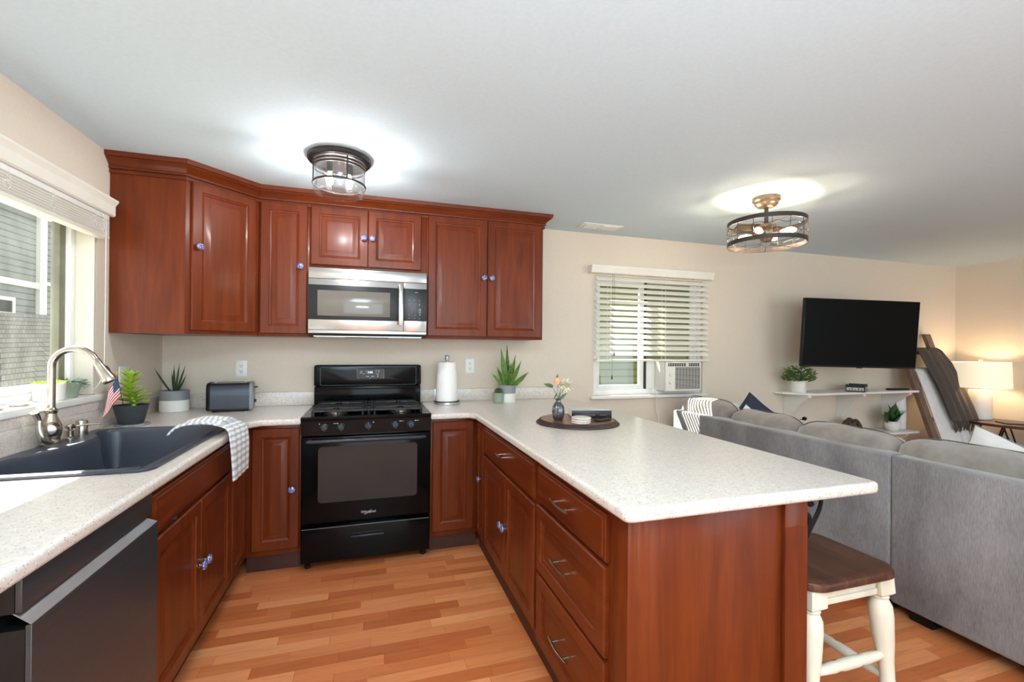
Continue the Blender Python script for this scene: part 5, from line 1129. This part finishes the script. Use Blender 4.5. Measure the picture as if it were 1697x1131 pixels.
for sx in (-1, 1):
    for sy in (-1, 1):
        bot, d = leg_T(sx, sy); mb = MB(); k = (sh_-0.031)
        mb.M = Matrix(((1, 0, d.x/k, bot.x), (0, 1, d.y/k, bot.y), (0, 0, 1, 0), (0, 0, 0, 1)))
        mb.lathe([(r_, z) for r_, z in TP], (0, 0, 0), 'z', 24)
        mb.loops([[(x*q, y*q, z) for x, y in ((-0.034, -0.034), (0.034, -0.034), (0.034, 0.034), (-0.034, 0.034))] for z, q in ((0.4945, 0.8), (0.502, 1), (k-0.0005, 1))])
        mb.build('leg', cream, t, smooth=30)
for sy in (-1, 1): MB().box(-lx_+0.036, lx_-0.036, sy*(ly_+0.012)-0.010, sy*(ly_+0.012)+0.010, sh_-0.084, sh_-0.0315, 0.002).box(-lx_+0.036, lx_-0.036, sy*(ly_+0.018)-0.010, sy*(ly_+0.018)+0.010, sh_-0.088, sh_-0.066, 0.004).build('apron', cream, t)
for sx in (-1, 1): MB().box(sx*(lx_+0.012)-0.010, sx*(lx_+0.012)+0.010, -ly_+0.036, ly_-0.036, sh_-0.084, sh_-0.0315, 0.002).build('apron', cream, t)
def turned(a, b, nm='stretcher'):
    a, b = Vector(a), Vector(b); n = 20; pts = [a.lerp(b, i/n) for i in range(n+1)]
    rr = [0.010+0.009*math.sin(PI*i/n)**0.7-(0.003 if i in (7, 13) else 0) for i in range(n+1)]
    mb = MB(); mb.tube(pts, 0.01, 14, rr=rr); mb.build(nm, cream, t, smooth=50)
def at_leg(sx, sy, z): b_, d = leg_T(sx, sy); return b_+d*(z/(sh_-0.031))
turned(at_leg(-1, -1, 0.285), at_leg(1, -1, 0.285)); turned(at_leg(-1, 1, 0.285), at_leg(1, 1, 0.285))
turned(at_leg(-1, -1, 0.2), at_leg(-1, 1, 0.2)); turned(at_leg(1, -1, 0.2), at_leg(1, 1, 0.2))
place(t, (2.865, -2.305, 0), 0)

# ------------------------------------------------------------------ sofa
SXB = 3.85
t = thing('sofa', 'long grey chenille sofa with its back to the kitchen', 'sofa', (4.3, -1.8, 0))
def bk_(y0, y1): 
    mb = MB(); mb.box(SXB, SXB+0.13, y0, y1, 0.065, 0.813, 0.014); return mb.build('back_panel', sofam, t)
bk_(-1.939, -0.20); bk_(-3.62, -1.943)
MB().box(SXB+0.1305, 4.83, -1.94, -0.35, 0.10, 0.30, 0.02).box(SXB+0.1305, 4.83, -3.55, -1.9405, 0.10, 0.30, 0.02).build('seat_base', sofam, t)
MB().box(SXB+0.1305, 4.86, -0.349, -0.20, 0.065, 0.62, 0.03).build('arm', sofam, t)
for y0, y1 in ((-0.965, -0.355), (-1.58, -0.975), (-2.2, -1.59), (-2.86, -2.21), (-3.5, -2.87)): MB().box(4.08, 4.86, y0, y1, 0.301, 0.46, 0.045).build('seat_cushion', cushm, t)
for x in (SXB+0.05, 4.74):
    for y in (-0.29, -1.86, -2.05, -3.5): MB().box(x, x+0.07, y-0.05, y+0.05, 0.0, 0.0645 if x < 4 else 0.0995, 0.003).build('foot', blackp, t)
MB().box(SXB+0.03, 4.7, -3.52, -0.27, 0.052, 0.064).build('underside', darkslot, t)
for k, (y0, y1, zt_, th_) in enumerate(((-0.725, -0.05, 0.935, 0.26), (-1.300, -0.715, 0.898, 0.25), (-1.893, -1.285, 0.895, 0.26), (-2.56, -1.880, 0.902, 0.27), (-3.25, -2.57, 0.90, 0.26))):
    if k == 0: y1 = -0.215; y0 = -0.725
    if k == 0: y1 = -0.10
    M = Matrix.Translation((4.035 if k else 4.04, (y0+y1)/2, 0.66)) @ Matrix.Rotation(R(90), 4, 'Z') @ Matrix.Rotation(R(3), 4, 'X')
    mb = MB(); cushion(mb, 0, 0, 0, (y1-y0)*1.03, (zt_-0.66)*2, th_, M, corner=0.14, n=28, wrinkle=0.009, seed=k, pw=0.40, dome=0.27); o = mb.build('back_cushion', cushm, t, smooth=60)
    mb = MB(); piping(mb, 0, 0.0, 0, (y1-y0)*1.035, (zt_-0.66)*2.02, M, corner=0.14, r=0.0035, dome=0.27); mb.build('piping', pipe_m, o, label='dark piping')

def pillow(label, m_, M, w_, h_, th_, seed, name='throw_pillow', pipe=None, group='throw pillows'):
    t = thing(name, label, 'pillow', (0, 0, 0), group); t.location = (0, 0, 0)
    mb = MB(); cushion(mb, 0, 0, 0, w_, h_, th_, None, corner=0.16, n=18, wrinkle=0.006, seed=seed, pw=0.5); mb.build('cover', m_, t, smooth=60)
    if pipe:
        mb = MB(); piping(mb, 0, 0, 0, w_, h_, None, corner=0.16, r=0.004); mb.build('piping', pipe, t)
    t.matrix_world = M; return t
def TM(x, y, z, rz=0, rx=0, ry=0): return Matrix.Translation((x, y, z)) @ Matrix.Rotation(R(rz), 4, 'Z') @ Matrix.Rotation(R(rx), 4, 'X') @ Matrix.Rotation(R(ry), 4, 'Y')
pillow('navy blue throw pillow standing on its corner at the window end of the sofa', navy, TM(4.50, -0.46, 0.70, -18, -12, 40), 0.40, 0.40, 0.15, 11)
pillow('small white throw pillow standing on its corner in front of the navy pillow', whitef, TM(4.27, -0.64, 0.665, -12, -12, 42), 0.34, 0.34, 0.11, 12)
pillow('cream throw pillow lying on the sofa arm beside the navy pillow', whitef, TM(4.25, -0.33, 0.765, -8, -14, 8), 0.42, 0.26, 0.12, 13)
pillow('white quilted pillow propped on the sofa in front of the side table', whitef, TM(4.33, -2.21, 0.655, 80, 10, -15), 0.60, 0.46, 0.14, 14, pipe=greyc)

# ------------------------------------------------------------------ wall shelf and its things
SH = 0.926
t = thing('wall_shelf', 'long white wall shelf on carved brackets under the television', 'shelf', (6.1, 0, SH))
mb = MB(); mb.prism([(5.24, YB-0.001), (5.25, -0.06), (5.42, -0.265), (6.905, -0.265), (6.905, YB-0.001)], SH-0.020, SH); mb.build('board', white, t, smooth=20)
for x in (5.41, 6.15, 6.83):
    pr = [(YB-0.001, SH-0.0205), (-0.225, SH-0.0205), (-0.228, SH-0.045), (-0.212, SH-0.055), (-0.19, SH-0.066), (-0.165, SH-0.088), (-0.15, SH-0.105), (-0.135, SH-0.115), (-0.11, SH-0.14), (-0.09, SH-0.175), (-0.065, SH-0.205), (-0.04, SH-0.22), (-0.02, SH-0.25), (0.0, SH-0.285), (YB-0.001, SH-0.295)]
    mb = MB(); mb.prism(pr, x-0.02, x+0.02, 'yz'); mb.build('bracket', white, t, smooth=20)
def bush(mb, c, rx, rz, n, seed, ln=0.03, wd=0.014):
    rnd = random.Random(seed)
    for i in range(n):
        a = rnd.uniform(0, 2*PI); u = rnd.random()**0.5; e_ = rnd.uniform(0.0, 1.4)
        p = (c[0]+rx*u*math.cos(a)*math.cos(e_*0.8), c[1]+rx*u*math.sin(a)*math.cos(e_*0.8)*0.9, c[2]+rz*u*math.sin(e_))
        blade(mb, p, (math.cos(a)+rnd.uniform(-.4, .4), math.sin(a)+rnd.uniform(-.4, .4), rnd.uniform(0.1, 1.2)), ln*rnd.uniform(0.7, 1.2), wd, 0.3, 0.001, n=3, cup=0.2, roll_=rnd.uniform(-1, 1))
c = (5.375, -0.13, SH+0.0006)
t = thing('potted_plant', 'bushy small-leaved green plant in a white pot on the wall shelf', 'plant', c, 'potted plants')
MB().lathe([(0.060, c[2]), (0.065, c[2]+0.004), (0.068, c[2]+0.115), (0.064, c[2]+0.117), (0.060, c[2]+0.10), (0, c[2]+0.10)], (c[0], c[1], 0), 'z', 32).build('pot', ceramic, t)
mb = MB(); bush(mb, (c[0], c[1], c[2]+0.11), 0.15, 0.15, 420, 8, 0.042, 0.018); mb.build('foliage', leaf_mid, t)
c2 = (6.13, -0.16, SH+0.0006)
t = thing('tea_light_box', 'black and white open-work rectangular box on the wall shelf', 'box')
mb = MB(); mb.box(-0.13, 0.13, -0.08, 0.08, 0, 0.007); mb.box(-0.13, -0.125, -0.08, 0.08, 0.007, 0.07).box(0.125, 0.13, -0.08, 0.08, 0.007, 0.07).box(-0.125, 0.125, -0.08, -0.075, 0.007, 0.052).box(-0.125, 0.125, 0.075, 0.08, 0.007, 0.052)
for i in range(7): mb.box(-0.125+0.038*i, -0.113+0.038*i, -0.08, -0.075, 0.052, 0.075)
for i in range(5): mb.box(-0.13, -0.125, -0.07+0.033*i, -0.058+0.033*i, 0.07, 0.078)
mb.build('box_frame', book_k, t)
mb = MB(); mb.box(-0.118, 0.118, -0.0815, -0.0805, 0.012, 0.044)
mb.build('side_panel', marks, t); 
mb = MB(); mb.box(-0.1315, -0.1305, -0.07, 0.07, 0.012, 0.044); mb.build('side_panel', marks, t)
mb = MB()
for i in range(9): mb.box(-0.10+0.025*i, -0.094+0.025*i, -0.0822, -0.0816, 0.014, 0.042 if i % 2 else 0.030)
for i in range(5): mb.box(-0.1322, -0.1316, -0.055+0.025*i, -0.049+0.025*i, 0.014, 0.042 if i % 2 else 0.030)
mb.build('panel_print', book_k, t); place(t, c2, 30)
t = thing('remote_control', 'black remote control at the ladder end of the wall shelf', 'remote control')
MB().box(-0.13, 0.13, -0.022, 0.022, 0, 0.018, 0.006).build('case', blackp, t)
MB().box(-0.02, 0.10, -0.012, 0.012, 0.0182, 0.0195, 0.0005).build('buttons', marks_d, t); place(t, (6.74, -0.16, SH+0.0006), -8)
# lower shelf
LS = 0.485
t = thing('wall_shelf', 'low white shelf near the floor below the long shelf', 'shelf', (6.1, 0, LS))
MB().box(5.25, 6.97, -0.24, YB-0.001, LS-0.02, LS, 0.002).build('board', white, t)
for x in (5.45, 6.2, 6.86): MB().prism([(YB-0.001, LS-0.0205), (-0.2, LS-0.0205), (-0.17, LS-0.06), (-0.02, LS-0.16), (YB-0.001, LS-0.2)], x-0.02, x+0.02, 'yz').build('bracket', white, t)
c = (6.70, -0.135, LS+0.0006)
t = thing('potted_plant', 'broad-leaved green plant in a white egg pot on the low shelf', 'plant', c, 'potted plants')
MB().lathe([(0.035, c[2]), (0.055, c[2]+0.015), (0.070, c[2]+0.055), (0.064, c[2]+0.09), (0.052, c[2]+0.102), (0.047, c[2]+0.10), (0.045, c[2]+0.085), (0, c[2]+0.085)], (c[0], c[1], 0), 'z', 32).build('pot', ceramic, t)
mb = MB()
for i, (dx, dz, ln, wd) in enumerate(((-0.95, 0.9, 0.22, 0.12), (-0.35, 1.0, 0.23, 0.14), (0.3, 1.0, 0.23, 0.15), (1.05, 0.9, 0.24, 0.14), (0.0, 1.0, 0.17, 0.12), (0.6, 1.0, 0.20, 0.13))):
    blade(mb, (c[0], c[1], c[2]+0.09), (dx, -0.15+0.1*(i % 3), dz), ln, wd, 0.25, 0.002, n=10, sharp=1.1, cup=0.15, face=(1, 0.5 if i % 2 else -0.2, 0))
mb.build('leaves', fiddle, t)
c = (6.125, -0.11, LS+0.0006)
t = thing('knot_ornament', 'dark brown looped knot ornament on the low shelf', 'ornament', c)
mb = MB()
for dx, ry_ in ((-0.062, 0.052), (0.062, 0.052)): mb.tube([(c[0]+dx+0.055*math.cos(a), c[1]+0.012*math.sin(2*a), c[2]+0.072+0.047*math.sin(a)) for a in [2*PI*k/28 for k in range(28)]], 0.024, 10, closed=True)
mb.tube([(c[0]+0.03*math.cos(a), c[1]+0.02*math.sin(a), c[2]+0.105+0.030*math.sin(a)) for a in [2*PI*k/20 for k in range(20)]], 0.022, 10, closed=True)
mb.build('loops', lshade_out, t, smooth=60)
c = (5.42, -0.11, LS+0.0006)
t = thing('twig_ornament', 'small black bird-on-twig ornament on the low shelf', 'ornament', c)
MB().lathe([(0.035, c[2]), (0.035, c[2]+0.01), (0, c[2]+0.012)], (c[0], c[1], 0), 'z', 20).build('base', iron, t)
mb = MB(); mb.tube([(c[0], c[1], c[2]+0.01), (c[0]+0.005, c[1], c[2]+0.10), (c[0], c[1], c[2]+0.165)], 0.004, 8).tube([(c[0]-0.10, c[1], c[2]+0.178), (c[0], c[1], c[2]+0.165), (c[0]+0.08, c[1], c[2]+0.160)], 0.004, 8); mb.build('twig', iron, t)
mb = MB(); mb.lathe([(0, -0.035), (0.014, -0.018), (0.020, 0.0), (0.012, 0.022), (0, 0.035)], (c[0]+0.06, c[1], c[2]+0.172), 'x', 14); mb.lathe([(0, -0.015), (0.010, 0), (0, 0.015)], (c[0]-0.095, c[1], c[2]+0.185), 'x', 12); mb.build('bird', iron, t)

# ------------------------------------------------------------------ television
t = thing('television', 'large black flat television on a wall arm turned towards the sofa', 'television')
TL, TR = Vector((5.203, -0.322, 0)), Vector((6.365, -0.57, 0)); wTV = (TR-TL).length; hTV = 0.651
MB().box(-wTV/2, wTV/2, 0.0, 0.035, -hTV/2, hTV/2, 0.004).build('cabinet', blackp, t)
MB().box(-wTV/2+0.008, wTV/2-0.008, -0.0012, -0.0004, -hTV/2+0.018, hTV/2-0.008).build('screen', tvscreen, t)
MB().box(-0.03, 0.03, -0.003, -0.0004, -hTV/2-0.006, -hTV/2+0.006, 0.001).build('sensor_tab', blackp, t)
MB().box(-0.3, 0.3, 0.0355, 0.07, -0.2, 0.12, 0.01).build('rear_housing', blackp, t)
ang_ = math.degrees(math.atan2(TR.y-TL.y, TR.x-TL.x)); cT = (TL+TR)/2
place(t, (cT.x, cT.y, 1.508), ang_, 3.0, 1.0)
t = thing('tv_wall_arm', 'black folding wall arm behind the television', 'bracket', (5.9, 0.0, 1.5))
MB().box(5.82, 5.98, YB-0.02, YB-0.001, 1.38, 1.62, 0.003).build('wall_plate', iron, t)
MB().tube([(5.9, YB-0.02, 1.5), (6.15, -0.13, 1.5), (5.90, -0.30, 1.5), (5.83, -0.355, 1.5)], 0.018, 10).build('arm', iron, t)

# ------------------------------------------------------------------ ladder and blankets
def lean(z): return (YB-0.045)-(0.50)*(1.545-z)/1.545
t = thing('blanket_ladder', 'weathered brown wooden blanket ladder leaning on the back wall', 'ladder', (7.2, -0.3, 0))
def rail_(x): 
    mb = MB(); lps = []
    for z in (0.0, 1.545):
        y = lean(z); lps.append([(x-0.045, y-0.02, z), (x+0.045, y-0.02, z), (x+0.045, y+0.02, z), (x-0.045, y+0.02, z)])
    mb.loops(lps); mb.build('rail', ladderw, t, smooth=0)
rail_(6.985); rail_(7.465)
for z in (0.28, 0.62, 0.98, 1.33): y = lean(z); MB().box(7.031, 7.419, y-0.013, y+0.013, z-0.02, z+0.02, 0.003).build('rung', ladderw, t)
def drape(L_, R_, off, folds, amp, x_b=0.0, n=40, m=46, bottom=0.0, bulge=0.0):
    """L_, R_: lists of (x, z) edges top to bottom, in the ladder's leaning plane"""
    def edge(E_, v):
        s = v*(len(E_)-1); i = min(int(s), len(E_)-2); q = s-i; return (E_[i][0]*(1-q)+E_[i+1][0]*q, E_[i][1]*(1-q)+E_[i+1][1]*q)
    def fn(u, v):
        a, b = edge(L_, v), edge(R_, v); x = a[0]*(1-u)+b[0]*u; z = a[1]*(1-u)+b[1]*u
        f = amp*math.sin(u*folds*2*PI+v*2.5)*(0.4+0.6*v)+amp*0.5*math.sin(u*folds*5+v*4)
        y = lean(z)-off-f-bulge*math.sin(PI*u)
        if v < 0.04: y += 0.03*(1-v/0.04)
        return (x, y, z)
    return fn
tl, tr = [(7.06, 1.385), (7.09, 1.2), (7.16, 0.95), (7.19, 0.72), (7.215, 0.60)], [(7.43, 1.385), (7.53, 1.22), (7.59, 0.95), (7.62, 0.75), (7.63, 0.60)]
t = thing('throw_blanket', 'dark brown fringed throw blanket hanging over the top of the ladder', 'blanket', (7.3, -0.1, 1.0))
mb = MB(); mb.grid(drape(tl, tr, 0.095, 4, 0.016), 60, 40); mb.build('fabric', throwm, t, smooth=70, solid=0.010)
mb = MB(); rnd = random.Random(1)
for i in range(34):
    u = i/33; x = tl[-1][0]*(1-u)+tr[-1][0]*u; y = lean(0.6)-0.097-0.016*math.sin(u*4*2*PI+2.5)
    mb.tube([(x, y, 0.605), (x+rnd.uniform(-.012, .012), y-0.006+rnd.uniform(-.006, .006), 0.56), (x+rnd.uniform(-.02, .02), y+rnd.uniform(-.01, .01), 0.50+rnd.uniform(-.02, .02))], 0.006, 6, rr=[0.006, 0.007, 0.004])
mb.build('fringe', fringe_m, t)
t = thing('quilt', 'puffy white quilt folded over the lower rungs of the ladder', 'blanket', (7.2, -0.25, 0.7))
mb = MB(); mb.grid(drape([(7.035, 1.16), (7.035, 0.9), (7.04, 0.6), (7.05, 0.25)], [(7.33, 1.16), (7.36, 0.9), (7.36, 0.6), (7.36, 0.25)], 0.024, 1.0, 0.006, bulge=0.020), 30, 30); mb.build('front_fold', whitef, t, smooth=70, solid=0.016)
mb = MB(); mb.grid(drape([(7.36, 0.98), (7.36, 0.8), (7.37, 0.5), (7.37, 0.25)], [(7.50, 0.98), (7.54, 0.8), (7.56, 0.5), (7.56, 0.25)], 0.026, 0.5, 0.004, bulge=0.012), 16, 24); mb.build('side_fold', whitef, t, smooth=70, solid=0.016)
t = thing('rolled_quilt', 'white rolled quilt standing between the two shelves left of the ladder', 'blanket', (6.87, -0.02, LS))
MB().lathe([(0.055, LS+0.001), (0.062, LS+0.01), (0.064, LS+0.2), (0.060, SH-0.04), (0.05, SH-0.024), (0, SH-0.024)], (6.895, -0.075, 0), 'z', 30, scal=lambda a, h: 0.04*math.cos(3*a+h*6)).build('roll', whitef, t, smooth=60)

# ------------------------------------------------------------------ side table, lamp and small things
TZ = 0.600; tcx, tcy = 7.735, -0.565
t = thing('side_table', 'oval dark wood side table with black V-shaped iron legs', 'table', (tcx, tcy, 0))
MB().lathe([(0.985, TZ-0.028), (1.0, TZ-0.024), (1.0, TZ-0.004), (0.99, TZ), (0, TZ)], (tcx, tcy, 0), 'z', 64, sx=0.28, sy=0.46).build('top', tablem, t)
def el(a, k=0.93): return (tcx+0.28*k*math.cos(a), tcy+0.46*k*math.sin(a))
for k in range(8):
    a = 2*PI*k/8+0.25; b_ = el(a+0.38, 0.90); 
    for s in (0.0, 0.76):
        p = el(a+s, 0.92); mb = MB(); mb.tube([(p[0], p[1], TZ-0.0285), (b_[0], b_[1], 0.012)], 0.0075, 8); mb.build('leg', iron, t)
MB().tube([(el(2*PI*k/48, 0.90)[0], el(2*PI*k/48, 0.90)[1], 0.008) for k in range(48)], 0.0078, 8, closed=True).build('base_ring', iron, t)
lx2, ly2 = 7.775, -0.335
t = thing('table_lamp', 'white cylinder table lamp with a lit cream drum shade', 'lamp', (lx2, ly2, TZ))
MB().lathe([(0.090, TZ+0.0006), (0.096, TZ+0.006), (0.096, TZ+0.315), (0.088, TZ+0.325), (0, TZ+0.326)], (lx2, ly2, 0), 'z', 40).build('base', ceramic, t)
MB().lathe([(0.010, TZ+0.326), (0.010, TZ+0.41), (0.014, TZ+0.412), (0.014, TZ+0.44), (0, TZ+0.44)], (lx2, ly2, 0), 'z', 16).build('neck', nickel, t)
sz0, sz1 = TZ+0.352, TZ+0.632
MB().lathe([(0.248, sz0), (0.236, sz1)], (lx2, ly2, 0), 'z', 56).build('shade', shade_m, t, solid=0.003) if False else None
mb = MB(); n_ = 56; rings = [[(lx2+r_*math.cos(2*PI*i/n_), ly2+r_*math.sin(2*PI*i/n_), z) for i in range(n_)] for r_, z in ((0.248, sz0), (0.238, sz1), (0.235, sz1), (0.245, sz0))]
mb.loops(rings, wrap=True); mb.build('shade', shade_m, t, label='glowing cream fabric shade')
mb = MB(); mb.tube([(lx2-0.236, ly2, sz1-0.01), (lx2+0.236, ly2, sz1-0.01)], 0.002, 6).tube([(lx2, ly2-0.236, sz1-0.01), (lx2, ly2+0.236, sz1-0.01)], 0.002, 6).lathe([(0.004, sz1-0.01), (0.004, sz1+0.01), (0.018, sz1+0.012), (0.018, sz1+0.026), (0, sz1+0.03)], (lx2, ly2, 0), 'z', 16).tube([(lx2, ly2, TZ+0.43), (lx2, ly2, sz1)], 0.003, 6); mb.build('finial', ceramic, t)
mb = MB(); mb.lathe([(0.012, TZ+0.441), (0.028, TZ+0.48), (0.03, TZ+0.51), (0.018, TZ+0.535), (0, TZ+0.54)], (lx2, ly2, 0), 'z', 16); mb.build('bulb', bulb_w, t)
light('table_lamp_bulb', 'POINT', (lx2+0.045, ly2-0.045, TZ+0.50), 3.4, (1, 0.76, 0.5), radius=0.04)
t = thing('speaker', 'small black box speaker at the wall end of the side table', 'speaker')
MB().box(-0.068, 0.068, -0.04, 0.04, 0, 0.088, 0.012).build('case', blackp, t); MB().box(-0.055, 0.055, -0.0415, -0.0402, 0.012, 0.076, 0.0005).build('grille', iron, t); place(t, (7.625, -0.255, TZ+0.0006), -22)
t = thing('tablet', 'thin black tablet case lying on the side table', 'tablet')
MB().box(-0.13, 0.13, -0.09, 0.09, 0, 0.012, 0.004).build('case', book_k, t); MB().box(0.04, 0.128, -0.0915, -0.0902, 0.003, 0.009).build('page_edge', marks, t); place(t, (7.72, -0.66, TZ+0.0006), -36)
